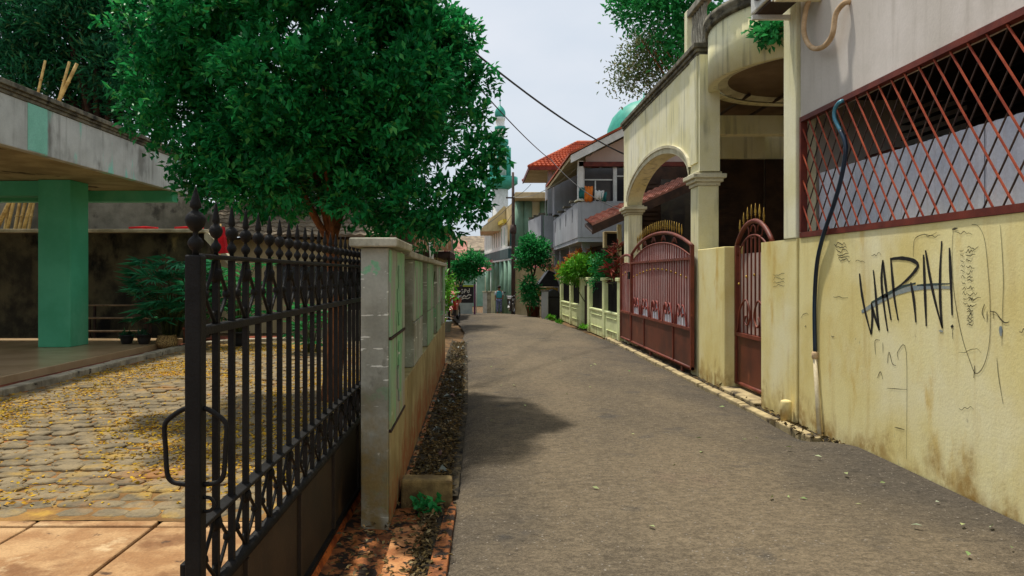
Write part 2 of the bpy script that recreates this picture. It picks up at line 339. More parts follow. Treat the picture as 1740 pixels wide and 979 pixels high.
M['leaf_dry'] = leafmat('pale_leaf', (.09, .20, .06, 1), (.24, .27, .12, 1), (.36, .28, .16, 1))
M['leaf_mid'] = leafmat('mid_leaf', (.018, .23, .06, 1), (.06, .40, .10, 1), trans=.35)
M['leaf_lime'] = leafmat('lime_leaf', (.09, .38, .03, 1), (.22, .52, .04, 1))
M['leaf_red'] = leafmat('red_tip_leaf', (.55, .08, .03, 1), (.65, .34, .05, 1))
M['leaf_maroon'] = leafmat('maroon_leaf', (.14, .022, .018, 1), (.36, .09, .06, 1))
M['leaf_far'] = leafmat('far_leaf', (.02, .08, .045, 1), (.04, .12, .06, 1))
M['petal'] = leafmat('yellow_petal', S(222, 178, 40), S(190, 140, 40), S(150, 100, 50), .8, .1)
M['litter'] = leafmat('dry_litter', S(136, 112, 70), S(60, 48, 32), S(176, 156, 116), .9, .05)
M['trash'] = leafmat('paper_trash', S(176, 174, 160), S(140, 150, 150), S(200, 120, 120), .7, .1)
M['palepatch'] = leafmat('road_leaf', S(196, 196, 140), S(120, 150, 90), S(226, 220, 196), .8, .1)
M['tile'] = mat('orange_roof_tile', S(190, 98, 62), S(156, 72, 48), 2, .75, .3, 40, [(S(110, 60, 44), 1.6, .56, .72, (1, 1, 1)), (S(226, 130, 84), 2.6, .6, .72, (1, 1, 1))])
M['tile_pink'] = mat('pink_roof_tile', S(176, 122, 106), S(120, 78, 66), 2, .8, .3, 40)
M['tile_grey'] = mat('grey_roof_tile', S(150, 134, 112), S(104, 92, 76), 2, .85, .4, 40)
M['house_grey'] = mat('grey_parapet', S(172, 174, 178), S(158, 160, 164), 1.2, .8, .15, 40, streak=(S(120, 120, 118), .5), grain=.1)
M['house_pink'] = mat('pinkish_gable', S(206, 184, 172), S(190, 168, 156), 1.2, .8, .15, 40, grain=.1)
M['house_beige'] = mat('beige_wall', S(206, 188, 146), S(180, 162, 120), 1.2, .85, .2, 40, streak=(S(120, 106, 80), .5))
M['fence_green'] = mat('pale_green_paint', S(226, 232, 176), S(208, 216, 156), 2, .75, .2, 50, [(S(150, 150, 110), 5, .66, .76, (1, 1, .5))], dirt=(S(176, 168, 116), -.1, .2))
M['mosque_green'] = mat('sage_green_paint', S(126, 160, 138), S(108, 142, 120), 1.5, .7, .1, 40)
M['teal'] = mat('teal_dome_tile', S(60, 160, 138), S(46, 140, 122), 1.0, .5, .1, 30)
M['teal_dark'] = mat('dark_teal_band', S(60, 90, 88), S(48, 76, 76), 1.0, .6, .1, 30)
M['yellow_rail'] = mat('yellow_rail', S(214, 192, 70), S(190, 166, 60), 2, .6, .1, 30)
M['wire'] = mat('black_wire', (.03, .03, .032, 1), (.04, .04, .04, 1), 2, .6, 0, 30)
M['wire_pale'] = mat('pale_wire', S(180, 178, 168), S(160, 156, 146), 2, .6, 0, 30)
M['pole'] = mat('rusty_pole', S(84, 66, 58), S(60, 48, 44), 4, .8, .3, 40)
M['wood'] = mat('weathered_plank', S(214, 170, 128), S(176, 132, 96), 3, .85, .3, 40, island=.3)
M['terracotta'] = mat('terracotta', S(150, 84, 56), S(110, 60, 42), 5, .8, .3, 50)
M['blackplastic'] = mat('black_plastic', (.015, .015, .016, 1), (.025, .025, .026, 1), 5, .4, .1, 50)
M['weave'] = mat('woven_pot', S(190, 160, 100), S(90, 66, 40), 40, .8, .6, 60)
M['rubber'] = mat('rubber', (.02, .02, .02, 1), (.03, .03, .03, 1), 5, .7, .1, 50)
M['bike_red'] = mat('red_bike_paint', S(190, 60, 50), S(160, 44, 40), 3, .3, 0, 50, spec=.5)
M['bike_black'] = mat('black_bike_paint', (.02, .02, .022, 1), (.03, .03, .032, 1), 3, .3, 0, 50, spec=.5)
M['chrome'] = mat('chrome', (.6, .6, .6, 1), (.5, .5, .5, 1), 3, .25, 0, 50, metal=1)
M['skin'] = mat('skin', S(150, 104, 78), S(136, 92, 68), 5, .6, 0, 50, grain=.05)
M['shirt_teal'] = mat('teal_vest', S(80, 176, 186), S(66, 156, 170), 6, .9, .2, 50)
M['shirt_white'] = mat('pale_sleeves', S(206, 216, 222), S(186, 196, 206), 6, .9, .2, 50)
M['trousers'] = mat('patterned_trousers', S(56, 66, 110), S(150, 160, 196), 22, .9, .2, 50)
M['hair'] = mat('black_hair', (.012, .010, .009, 1), (.02, .016, .014, 1), 6, .6, .2, 60)
M['sign_dark'] = mat('dark_signboard', S(44, 44, 50), S(34, 34, 40), 2, .5, 0, 40, grain=.05)
M['sign_grey'] = mat('grey_signboard', S(170, 184, 184), S(150, 166, 168), 3, .5, 0, 40)
M['purple'] = mat('purple_post', S(120, 70, 104), S(96, 54, 84), 3, .6, 0, 40)
M['lime'] = mat('lime_strip', S(170, 186, 60), S(150, 166, 50), 3, .6, 0, 40)
M['pink_bunting'] = leafmat('bunting_cloth', S(236, 210, 214), S(214, 90, 90), S(240, 240, 240), .8, .2)
M['orange_cloth'] = mat('orange_cloth', S(226, 130, 50), S(206, 104, 36), 8, .9, .2, 50)
M['teal_cloth'] = mat('teal_cloth', S(46, 120, 116), S(36, 96, 96), 8, .9, .2, 50)
M['awning'] = mat('pink_awning', S(226, 90, 96), S(206, 150, 150), 5, .8, 0, 40)
M['block'] = mat('kerb_block', S(150, 128, 82), S(104, 86, 56), 8, .9, .6, 60)
M['leaf_palm'] = leafmat('palm_blade', (.02, .20, .085, 1), (.07, .40, .17, 1), trans=.35)
M['shelf'] = mat('grey_shelf_wood', S(132, 112, 86), S(90, 74, 56), 5, .8, .3, 60)
M['baluster'] = mat('grey_baluster', S(168, 162, 146), S(120, 116, 104), 6, .9, .3, 50)
# ------------------------------------------------------------------ the setting: ground, road, kerbs, verge, courtyard
ys = [-30, 0, 10, 20, 27] + [27 + .5 * i for i in range(1, 9)] + [35, 45, 62, 63, 120, 500, 1500]
g = MB()
for i, y in enumerate(ys):
    for x in (-1200, -60, -12, 12, 60, 1200): g.v.append((x, y, gz(y) - .13))
n = 6
for i in range(len(ys) - 1):
    for j in range(n - 1): g.f.append((i * n + j, i * n + j + 1, (i + 1) * n + j + 1, (i + 1) * n + j)); g.sm.append(False)
struct(g.build('ground', M['earth'], fix=False))

def interp(t, y):
    for (a, b), (c, d) in zip(t, t[1:]):
        if y <= c: return b + (d - b) * (y - a) / (c - a) if y > a else b
    return t[-1][1]
RL = [(-12, -.24), (9, -.25), (14, -.36), (22, -.58), (26, -.9), (30, -1.3), (46, -1.25), (62, -2.6)]
RR = [(-12, 3.485), (6.9, 3.485), (7.5, 3.235), (17.5, 3.2), (22, 2.9), (26, 2.62), (30, 2.05), (46, 1.95), (62, -.2)]
def wob(y, s): return .028 * math.sin(y * 3.1 + s) * math.sin(y * 1.3 + 2 * s) + random.uniform(-.014, .014)
r = MB(); y = -12.0; rows = []; nx = 25
while y < 62:
    a = interp(RL, y) + wob(y, 1.0); b = interp(RR, y) + (wob(y, 3.0) if y > 7.3 else 0)
    row = []
    for j in range(nx):
        t = j / (nx - 1); x = a + (b - a) * t
        z = gz(y) + .035 * (1 - (2 * t - 1) ** 2) + .006 * math.sin(x * 2.1 + y * .7) + .004 * math.sin(y * 1.9 - x * 3)
        if j in (0,): z -= .05
        if j == nx - 1 and y > 7.3: z -= .03
        if y < 7.4: z += .05 * max(0, t - .82) / .18 * max(0, min(1, (7.4 - y) / .5))
        row.append((x, y, z))
    rows.append(row); y += .12 if y < 14 else (.25 if y < 30 else 1.0)
for row in rows: r.v += row
for i in range(len(rows) - 1):
    for j in range(nx - 1): r.f.append((i * nx + j, i * nx + j + 1, (i + 1) * nx + j + 1, (i + 1) * nx + j)); r.sm.append(True)
struct(r.build('road', M['asphalt'], fix=False))

# concrete kerb line on the right, cast in lengths, and the rubble gutter behind it
k = bpy.data.objects.new('kerb', None); C.objects.link(k); k.location = (3.27, 7.4, 0); struct(k)
y = 7.35
while y < 17.6:
    L = random.uniform(.9, 2.2); x = interp(RR, y) + random.uniform(-.010, .010); h = random.uniform(.012, .028)
    MB().hexa([(x, y, -.1), (x + .10, y, -.1), (x + .097, y + L - .006, -.1), (x - .005, y + L - .006, -.1)], [(x, y, h), (x + .10, y, h + .01), (x + .097, y + L - .006, h), (x - .005, y + L - .006, h - .008)]).build('kerb_stone', M['kerb_tan'], k, .012)
    y += L
gm = MB(); gy = [7.0 + .12 * i for i in range(100)]
for y in gy:
    for j in range(4): gm.v.append((3.33 + j * .075, y, -.012 + random.uniform(-.018, .018)))
for i in range(len(gy) - 1):
    for j in range(3): gm.f.append((i * 4 + j, i * 4 + j + 1, i * 4 + 5 + j, i * 4 + 4 + j)); gm.sm.append(True)
struct(gm.build('gutter', M['dirt'], fix=False))

# left verge full of soil, dead leaves and rubbish
v = MB(); vy = [5.5 + .1 * i for i in range(125)]
for y in vy:
    a = -.64 - .009 * (y - 4.88); b = interp(RL, y) + .06
    for j in range(9):
        t = j / 8; v.v.append((a + (b - a) * t, y, .01 + .05 * (1 - t) ** 2 + random.uniform(-.022, .022) - .03 * math.sin(math.pi * t)))
for i in range(len(vy) - 1):
    for j in range(8): v.f.append((i * 9 + j, i * 9 + j + 1, i * 9 + 10 + j, i * 9 + 9 + j)); v.sm.append(True)
struct(v.build('verge', M['dirt'], fix=False))
P = []
for i in range(3800):
    y = 5.55 + 12 * random.random() ** 1.5; a = -.6 - .009 * (y - 4.88); b = interp(RL, y)
    t = random.betavariate(1.3, 1.0); P.append((a + (b - a) * t, y, .035 + random.uniform(0, .03)))
for i in range(900): P.append((random.choice((random.uniform(-.9, -.2), random.gauss(-.36, .04))), random.uniform(3.2, 5.3), .0 + random.uniform(.0, .02)))
tag(leaves('leaf_litter', P, rng.normal(0, 1, (len(P), 3)) * [1, 1, .2], .045, .02, M['litter'], jit=.1), 'dead leaves and chaff strewn over the verge beside the road', 'leaf litter', kind='stuff')
P = [(random.uniform(-.6, -.3), 5.6 + 12 * random.random(), .05) for i in range(22)] + [(random.uniform(-.6, -.3), random.uniform(9, 12), .06) for i in range(16)]
tag(leaves('rubbish', P, rng.normal(0, 1, (len(P), 3)) * [1, 1, .25], .10, .06, M['trash'], jit=.1, fold=.5), 'scraps of paper and plastic rubbish lying along the verge', 'rubbish', kind='stuff')
P = [(3.2 - abs(random.gauss(0, .5)), random.uniform(4.2, 7.2), .058) for i in range(16)] + [(random.uniform(0, 3.1), random.uniform(4, 14), .046) for i in range(22)]
tag(leaves('fallen_leaf', P, rng.normal(0, 1, (len(P), 3)) * [1, 1, .03], .06, .028, M['palepatch'], jit=.02, fold=.1), 'pale fallen leaves scattered on the asphalt', 'leaves', kind='stuff')
P = [(random.uniform(3.25, 3.48), random.uniform(7.1, 8.6), .02) for i in range(90)] + [(random.uniform(3.32, 3.48), random.uniform(8.6, 12), .02) for i in range(60)]
tag(leaves('gutter_litter', P, rng.normal(0, 1, (len(P), 3)) * [1, 1, .3], .07, .03, M['litter'], jit=.1), 'dry leaves and straw caught in the gutter under the graffiti wall', 'leaf litter', kind='stuff')

# orange stained drain strip in front of the wall end
dm = MB()
for i in range(31):
    for j in range(9): dm.v.append((-1.02 + j * .1, 2.0 + i * .12, -.045 + random.uniform(-.012, .012)))
for i in range(30):
    for j in range(8): dm.f.append((i * 9 + j, i * 9 + j + 1, i * 9 + 10 + j, i * 9 + 9 + j)); dm.sm.append(True)
struct(dm.build('drain_bed', M['laterite'], fix=False))
def wedge(name, poly, z0, z1, m, parent=None, bev=.008):
    o = MB().prism(poly, 'z', z0, z1).build(name, m, parent, bev); return o
struct(box1('drain_dirt', M['dirt'], None, -.42, -.28, 2.0, 5.34, -.1, -.012))
struct(wedge('drain_ledge', [(-.57, 2.0), (-.41, 2.0), (-.38, 3.4), (-.41, 4.0), (-.37, 4.9), (-.45, 4.86), (-.58, 4.80), (-.56, 3.6)], -.1, .0, M['orange_ledge']))
struct(wedge('drain_edge', [(-.335, 2.0), (-.215, 2.0), (-.20, 4.4), (-.19, 5.2), (-.23, 5.33), (-.27, 5.0), (-.30, 4.4)], -.1, .012, M['laterite']))
o = wedge('kerb_block', [(-.60, 5.36), (-.225, 5.35), (-.23, 5.5), (-.60, 5.52)], -.08, .155, M['block'], bev=.018); tag(o, 'low concrete block lying across the verge beside the pillar', 'concrete block')
P = [(random.uniform(-.5, -.3), random.uniform(5.08, 5.3), random.uniform(-.03, .05)) for i in range(70)]
tag(leaves('weed', P, rng.normal(0, 1, (70, 3)) + [0, 0, .8], .07, .04, M['leaf_mid']), 'small green weed in front of the concrete block', 'weed')

# courtyard: sand bed with irregular stone pavers, apron slabs, kerb
yard = MB(); gx_, gy_ = 50, 120
for i in range(gy_ + 1):
    for j in range(gx_ + 1):
        x, y = -6.9 + 5.92 * j / gx_, 4.9 + 13.9 * i / gy_
        b_ = max(0, 1 - (y - 4.9) / 1.3) * (.5 + .5 * math.sin(x * 2.3 + 1) * math.sin(x * .9 + y)) + .25 * max(0, math.sin(x * 1.7 + y * .6) * math.sin(y * 1.1 - x))
        yard.v.append((x, y, -.008 + .030 * b_ + random.uniform(-.002, .002)))
for i in range(gy_):
    for j in range(gx_): k_ = i * (gx_ + 1) + j; yard.f.append((k_, k_ + 1, k_ + gx_ + 2, k_ + gx_ + 1)); yard.sm.append(True)
court = struct(yard.build('courtyard', M['sand'], fix=False))
def paver_mesh(i):
    mb = MB(); a, b = .118, .098; q = []
    for (sx, sy) in ((-1, -.55), (-.62, -1), (.62, -1), (1, -.5), (1, .5), (.6, 1), (-.6, 1), (-1, .5)):
        q.append((sx * a * random.uniform(.80, 1.07), sy * b * random.uniform(.80, 1.07)))
    t = [(x * .90, y * .90) for x, y in q]; dz = [random.uniform(-.004, .004) for _ in q]
    vs = [(x, y, -.03) for x, y in q] + [(x, y, .004 + d) for (x, y), d in zip(q, dz)] + [(x, y, .013 + d) for (x, y), d in zip(t, dz)]
    fs = [(j, (j + 1) % 8, 8 + (j + 1) % 8, 8 + j) for j in range(8)] + [(8 + j, 8 + (j + 1) % 8, 16 + (j + 1) % 8, 16 + j) for j in range(8)] + [tuple(range(16, 24))]
    return mb.add(vs, fs)
pm = [paver_mesh(i) for i in range(14)]; pmesh = [b.mesh('paver', M['paver']) for b in pm]
spots = []; y = 5.06; rowi = 0
while y < 18.4:
    x = -6.38 + (.12 if rowi % 2 else 0)
    while x < -1.05:
        spots.append((x + random.gauss(0, .008), y + random.gauss(0, .007) + .02 * math.sin(x * 1.3), random.gauss(0, .11), random.gauss(0, .005))); x += .238
    y += .196; rowi += 1
vis = sorted([s for s in spots if -.66 < s[0] / s[1]], key=lambda s: s[1]); near = set(id(s) for s in vis[:300])
far = MB()
for s in spots:
    i = random.randrange(14)
    if id(s) in near: inst('paver', pmesh[i], (s[0], s[1], s[3]), court, (random.gauss(0, .015), random.gauss(0, .015), s[2]))
    else: far.add([(px + s[0], py + s[1], pz + s[3]) for px, py, pz in pm[i].v], pm[i].f)
o = far.build('far_paver', M['paver'], court, fix=False); o['kind'] = 'stuff'
P = []
while len(P) < 20000:
    x, y = random.uniform(-6.5, -1.0), random.uniform(5.2, 17.5)
    d = math.sin(x * 1.1 + .6 * y) * math.sin(y * .9 - .5 * x) + .35 * math.sin(x * 3 + y * 2.3)
    if random.random() < max(.05, .30 + .8 * d): P.append((x, y, .016 + random.uniform(0, .006)))
tag(leaves('fallen_petal', P, rng.normal(0, 1, (len(P), 3)) * [1, 1, .08], .045, .022, M['petal'], jit=.02, fold=.1), 'yellow fallen petals strewn over the courtyard paving', 'petals', kind='stuff')

ap = bpy.data.objects.new('driveway_apron', None); C.objects.link(ap); ap.location = (-2.5, 3.5, 0); struct(ap)
for xa, xb in ((-5.4, -4.60), (-4.59, -3.79), (-3.775, -2.975), (-2.955, -2.165), (-2.14, -1.345), (-1.325, -1.03)):
    for ya, yb in ((.2, 1.68), (1.70, 3.30), (3.315, 4.80)):
        MB().box(xa, xb, ya, yb, -.1, random.uniform(.0, .008)).build('concrete_slab', M['slab'], ap, .012, fix=False)
    MB().box(xa, xb, 4.815, 4.915, -.1, random.uniform(.004, .01)).build('edge_slab', M['slab'], ap, .01, fix=False)
for px, py in ((185, 690 + 200), (6, 925), (20, 918)):
    pass
kb = bpy.data.objects.new('courtyard_kerb', None); C.objects.link(kb); kb.location = (-6.6, 12, 0); struct(kb)
line = smooth_line([(-6.62, 5, 0), (-6.62, 10, 0), (-6.66, 14, 0), (-6.6, 16.6, 0), (-6.1, 17.7, 0), (-5.0, 18.2, 0), (-3.2, 18.3, 0)], 5)
for i in range(len(line) - 1):
    a, b = line[i], line[i + 1]; d = (b - a).normalized(); nrm = Vector((-d.y, d.x, 0)) * .1; b2 = b - d * .012
    MB().hexa([a - nrm + Vector((0, 0, -.05)), a + nrm + Vector((0, 0, -.05)), b2 + nrm + Vector((0, 0, -.05)), b2 - nrm + Vector((0, 0, -.05))][::-1], [p + Vector((0, 0, .09 + random.uniform(-.008, .008))) for p in (a - nrm, a + nrm, b2 + nrm, b2 - nrm)][::-1]).build('kerb_stone', M['kerbstone'], kb, .015)
struct(box1('soil_bed', M['redsoil'], None, -7.08, -6.72, 5, 17.4, -.1, .03))
struct(box1('soil_bed', M['redsoil'], None, -7.08, -3.2, 18.32, 19.2, -.1, .05))
struct(box1('terrace', M['tile_floor'], None, -16, -7.1, 5, 17.4, -.1, .15, bevel=.01))

# ------------------------------------------------------------------ black sliding gate
GX = -.95
gate = thing('sliding_gate', (GX, 4.4, 0), 'black iron sliding gate with spear finials, half open in the foreground', 'gate')
Y0, Y1 = 2.43, 6.7
box1('post', M['black'], gate, GX - .027, GX + .027, Y0 - .027, Y0 + .027, .03, 1.715, bevel=.006)
def rail(name, z, h, wd): return box1(name, M['black'], gate, GX - wd / 2, GX + wd / 2, Y0 + .028, Y1, z - h / 2, z + h / 2, bevel=.004)
rail('top_rail', 1.712, .016, .036); rail('middle_rail', 1.462, .03, .042); rail('lower_rail', .81, .016, .05)
MB().tube([(GX, Y0 + .028, .55), (GX, Y1, .55)], .026, 10).build('bottom_rail', M['black'], gate)
box1('kick_sheet', M['sheet'], gate, GX - .004, GX + .004, Y0 + .028, Y1, .06, .53)
for yy in (2.9, 3.75, 4.6, 5.5): box1('stiffener', M['sheet'], gate, GX + .0045, GX + .022, yy, yy + .03, .06, .526)
box1('base_rail', M['black'], gate, GX - .025, GX + .025, Y0 - .027, Y1, .028, .058)
fin = MB().lathe([(.008, 0), (.008, .010), (.013, .015), (.018, .024), (.019, .030), (.016, .038), (.009, .046), (.0065, .052), (.0065, .058), (.013, .062), (.020, .070), (.0245, .083), (.0235, .093), (.018, .102), (.010, .108), (.008, .112), (.0135, .118), (.0125, .130), (.009, .152), (.004, .180), (.001, .192)], n=10)
fmesh = fin.mesh('finial', M['black'])
bmesh_ = MB().box(-.011, .011, -.011, .011, 0, 1.128).mesh('bar', M['black'])
clip_ = MB().lathe([(.018, -.012), (.024, 0), (.018, .012)], n=8).mesh('collar', M['black'])
def scroll(mb, c, z0, z1, half, side):
    """lyre-like wrought scroll between two rails in the plane of the gate"""
    h = z1 - z0; pts = []
    for t, u in ((0, .0), (.10, .18), (.28, .55), (.45, .80), (.62, .55), (.80, .22), (.97, .10)):
        pts.append((GX, c + side * (half * (.12 + .85 * u)), z0 + h * t))
    mb.tube(smooth_line(pts, 3), .0075, 5)
    e = Vector(pts[0]); mb.tube([(GX, e.y + side * .022 * math.cos(a), e.z + .018 + .018 * math.sin(a)) for a in [k * .7 for k in range(7)]], .007, 5)
    e = Vector(pts[3]); mb.lathe([(.004, -.02), (.016, -.008), (.014, .008), (.003, .02)], e, 6)
yb = 2.616; i = 0
sp = .1635
inst('finial', MB().lathe([(.011, 0), (.011, .015), (.018, .021), (.025, .034), (.025, .044), (.018, .056), (.009, .063), (.009, .077), (.018, .083), (.029, .098), (.034, .114), (.030, .130), (.019, .141), (.010, .147), (.010, .152), (.019, .158), (.017, .172), (.011, .195), (.004, .218), (.001, .23)], n=12).mesh('finial', M['black']), (GX, Y0, 1.715), gate)
while yb < Y1 - .05:
    inst('bar', bmesh_, (GX, yb, .575), gate)
    inst('finial', fmesh, (GX, yb, 1.72), gate)
    if i % 2 == 0:
        mb = MB()
        for s in (-1, 1): scroll(mb, yb, 1.482, 1.70, sp * .8, s)
        mb.lathe([(.012, -.04), (.022, -.02), (.024, 0), (.018, .012)], (GX, yb, 1.66), 7)
        mb.build('scroll', M['black'], gate, fix=False)
        mb = MB()
        for s in (-1, 1): scroll(mb, yb, .585, .80, sp * .85, s)
        mb.lathe([(.012, -.035), (.024, -.015), (.024, 0), (.02, .012)], (GX, yb, .775), 7)
        mb.build('scroll', M['black'], gate, fix=False)
    yb += sp; i += 1
for s in (-1, 1):
    zt, zb = 1.19, .965
    pts = smooth_line([(GX + s * .027, Y0, zt + .02), (GX + s * .055, Y0, zt + .008), (GX + s * .094, Y0, zt - .022), (GX + s * .103, Y0, zt - .05), (GX + s * .099, Y0, 1.08), (GX + s * .094, Y0, zb + .03), (GX + s * .08, Y0, zb + .004), (GX + s * .06, Y0, zb - .004), (GX + s * .027, Y0, zb - .008)], 3)
    MB().tube(pts, .0085, 8).build('handle', M['black'], gate)
MB().tube(smooth_line([(GX + .027, Y0, .915), (GX + .05, Y0, .912), (GX + .062, Y0, .89), (GX + .05, Y0, .872), (GX + .027, Y0, .868)], 4), .006, 6).build('latch_loop', M['black'], gate)
box1('bolt_housing', M['black'], gate, GX - .045, GX - .0275, Y0 - .02, Y0 + .02, .55, .70, bevel=.004)
for yy in (2.62, 4.3, 6.2): MB().lathe([(.008, -.012), (.026, -.010), (.022, 0), (.026, .010), (.008, .012)], (0, 0, 0), 12).build('roller', M['rust'], gate)
for o in [o for o in gate.children if o.name.startswith('roller')]:
    o.rotation_euler = (0, math.radians(90), 0)
for o, yy in zip([o for o in gate.children if o.name.startswith('roller')], (2.62, 4.3, 6.2)): o.location = (GX, yy, .02)
tr = MB().prism([(-.978, -.05), (-.922, -.05), (-.935, -.006), (-.942, .0), (-.958, .0), (-.965, -.006)], 'y', 1.6, 7.0).build('gate_track', M['rust'])
tag(tr, 'rusty orange floor track running under the black sliding gate', 'gate track')

# ------------------------------------------------------------------ left boundary wall: end pier, panels, plinth, caps
def wx(y): return -.617 - .009 * (y - 4.88)
lw = thing('boundary_wall', (-.72, 8, 0), 'flaking grey and green boundary wall along the left verge', 'wall')
def seg(name, ya, yb, off0, off1, z0, z1, m, bev=.006):
    b = [(wx(ya) - off0, ya), (wx(ya) + off1, ya), (wx(yb) + off1, yb), (wx(yb) - off0, yb)]
    return MB().hexa([(x, y, z0) for x, y in b], [(x, y, z1) for x, y in b]).build(name, m, lw, bev)
seg('pier', 4.88, 5.86, .195, -.012, -.05, 1.83, M['greygreen'], .008)
for z0, z1 in ((.0, .60), (.615, 1.215), (1.23, 1.815)): seg('pier_panel', 4.895, 5.85, .0115, .002, z0 + .004, z1, M['greenpaint'] if z0 > .3 else M['plinth'], .004)
for z_ in (.605, 1.2195): seg('joint_strip', 4.892, 5.852, .0113, .008, z_ - .006, z_ + .0095, M['brown_dark'], 0)
seg('pier_cap', 4.80, 5.95, .26, .055, 1.833, 1.893, M['capstone'], .01)
seg('plinth', 5.862, 13.4, .16, .0, -.05, .80, M['plinth'])
seg('plinth_ledge', 5.54, 13.4, -.003, .05, -.05, .045, M['plinth'], .012)
y = 5.862; first = True
while y < 13.2:
    seg('recess_wall', y, y + .86, .15, -.095, .803, 1.79, M['greenpaint']); y += .862
    e = min(y + 1.1, 13.4)
    seg('pier', y, e, .17, -.013, .803, 1.79, M['greygreen'], .006)
    for z0, z1 in ((.81, 1.21), (1.225, 1.785)): seg('pier_panel', y + .012, e - .012, .0125, .0, z0, z1, M['greenpaint'] if random.random() < .5 else M['greygreen'], .004)
    y = e + .002
seg('cap', 5.96, 13.45, .20, .035, 1.793, 1.848, M['capstone'], .008)
# small relief marks cast on the pier faces
for yc in (5.38,):
    for zc in (1.5, .95):
        mb = MB(); X = wx(yc) + .004
        for (a, b, c, d) in ((-.03, .0, -.22, .22), (.04, .07, -.16, .16), (-.10, -.075, -.12, .05)):
            mb.box(X, X + .012, yc + a, yc + b, zc + c, zc + d)
        mb.build('relief', M['greenpaint'], lw, .004, fix=False)

# ------------------------------------------------------------------ canopy on green column, courtyard back
cp = thing('canopy', (-11, 13, .15), 'flat concrete canopy with peeling fascia on a green column at left', 'canopy')
box1('roof_slab', M['canopy_soffit'], cp, -16, -7.25, 4, 17.55, 3.62, 3.9)
mb = MB(); mb.box(-7.248, -7.1, 4, 17.7, 3.58, 4.34); mb.build('fascia', M['fascia'], cp, .01, fix=False)
box1('fascia', M['fascia'], cp, -16, -7.25, 17.552, 17.7, 3.58, 4.34)
for i, (o_, z0, z1) in enumerate(((.02, 4.342, 4.40), (.05, 4.402, 4.45), (.09, 4.452, 4.53))): box1('cornice', M['coping'], cp, -7.30, -7.1 + o_, 4, 17.7 + o_, z0, z1, bevel=.008)
a, b = onX(47, 250, -7.098), onX(80, 250, -7.098)
box1('paint_patch', M['mint'], cp, -7.0985, -7.092, a.y, b.y, 3.60, 4.335)
box1('column', M['col_green'], cp, -9.2, -8.53, 15.2, 15.9, .152, 3.615, bevel=.012)
box1('beam', M['col_green'], cp, -16, -7.26, 17.2, 17.5, 3.36, 3.618, bevel=.01)
box1('beam', M['col_green'], cp, -16, -9.202, 15.35, 15.75, 3.30, 3.612, bevel=.01)
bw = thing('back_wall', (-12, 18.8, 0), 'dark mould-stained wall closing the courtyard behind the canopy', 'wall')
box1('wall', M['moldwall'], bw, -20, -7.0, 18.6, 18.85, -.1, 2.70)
box1('roof_edge', M['asbestos'], bw, -20, -6.95, 18.3, 20.4, 2.704, 2.79, bevel=.01)
MB().prism([(-6.998, 2.70), (-6.998, 2.55), (-6.35, 1.85), (-6.25, 1.95), (-6.9, 2.70)], 'y', 18.45, 18.65).build('sloped_brace', M['asbestos'], bw)
for px in (248, 325):
    p = at(px, 388, 18.6); o = MB().tube(smooth_line([(p.x - .35, 18.42, 2.82), (p.x - .1, 18.5, 2.84), (p.x + .1, 18.44, 2.83), (p.x + .35, 18.5, 2.81)], 4), [.03] * 6 + [.04] * 7, 6).build('rag', M['redcloth'])
    tag(o, {248: 'red rag lying at the middle of the back wall coping', 325: 'red rag on the back wall coping nearest the gate'}[px], 'rag')
gw = thing('old_house', (-10, 22, 0), 'old grey rendered house wall behind the courtyard wall', 'house')
MB().prism([(-22, -.1), (-8.1, -.1), (-8.1, 3.45), (-8.7, 3.95), (-12.5, 4.15), (-22, 4.2)], 'y', 21.0, 24).build('wall', M['greywall'], gw)
box1('roof_edge', M['coping'], gw, -22, -8.72, 20.9, 24.1, 4.205, 4.30)
bh = thing('beige_house', (-4.6, 23, 0), 'low beige house with grey tiled roof seen behind the black gate', 'house')
box1('wall', M['house_beige'], bh, -7.9, -2.9, 22.0, 26, -.1, 2.7)
box1('lintel', M['brown_dark'], bh, -6.2, -4.3, 21.9, 21.998, 1.9, 2.05)
box1('window', M['glass'], bh, -6.0, -4.5, 21.93, 21.999, .95, 1.89)
box1('door', M['brown_dark'], bh, -4.0, -3.2, 21.93, 21.999, -.1, 2.0)
def tile_roof(parent, name, quad, rows, cols, m, thick=.06):
    """pitched roof whose tile courses overlap; quad = eave left, eave right, top right, top left"""
    a, b, c, d = [Vector(p) for p in quad]; nrm = (b - a).cross(d - a).normalized()
    if nrm.z < 0: nrm = -nrm
    mb = MB()
    for i in range(rows):
        t0, t1 = i / rows, (i + 1.12) / rows
        e0, e1 = a.lerp(d, t0), b.lerp(c, t0); f0, f1 = a.lerp(d, min(t1, 1)), b.lerp(c, min(t1, 1)); vs = []; nn = cols * 4
        for j in range(nn + 1):
            s = j / nn; wv = .5 + .5 * math.cos(2 * math.pi * j / 4)
            vs.append(e0.lerp(e1, s) + nrm * (thick * .9 + thick * .7 * wv)); 
        for j in range(nn + 1):
            s = j / nn; wv = .5 + .5 * math.cos(2 * math.pi * j / 4)
            vs.append(f0.lerp(f1, s) + nrm * (thick * .2 + thick * .7 * wv))
        for j in range(nn + 1): vs.append(e0.lerp(e1, j / nn))
        fs = [(j, j + 1, nn + 2 + j, nn + 1 + j) for j in range(nn)] + [(2 * nn + 2 + j, 2 * nn + 3 + j, j + 1, j) for j in range(nn)]
        mb.add(vs, fs)
    o = mb.build(name, m, parent, fix=False); o['kind'] = 'stuff'; return o
box1('ceiling', M['brown_dark'], bh, -8.2, -2.7, 21.6, 26.2, 2.702, 2.74)
tile_roof(bh, 'roof_tiles', [(-8.4, 21.3, 2.75), (-2.5, 21.3, 2.75), (-2.5, 23.9, 4.0), (-8.4, 23.9, 4.0)], 9, 22, M['tile_grey'])
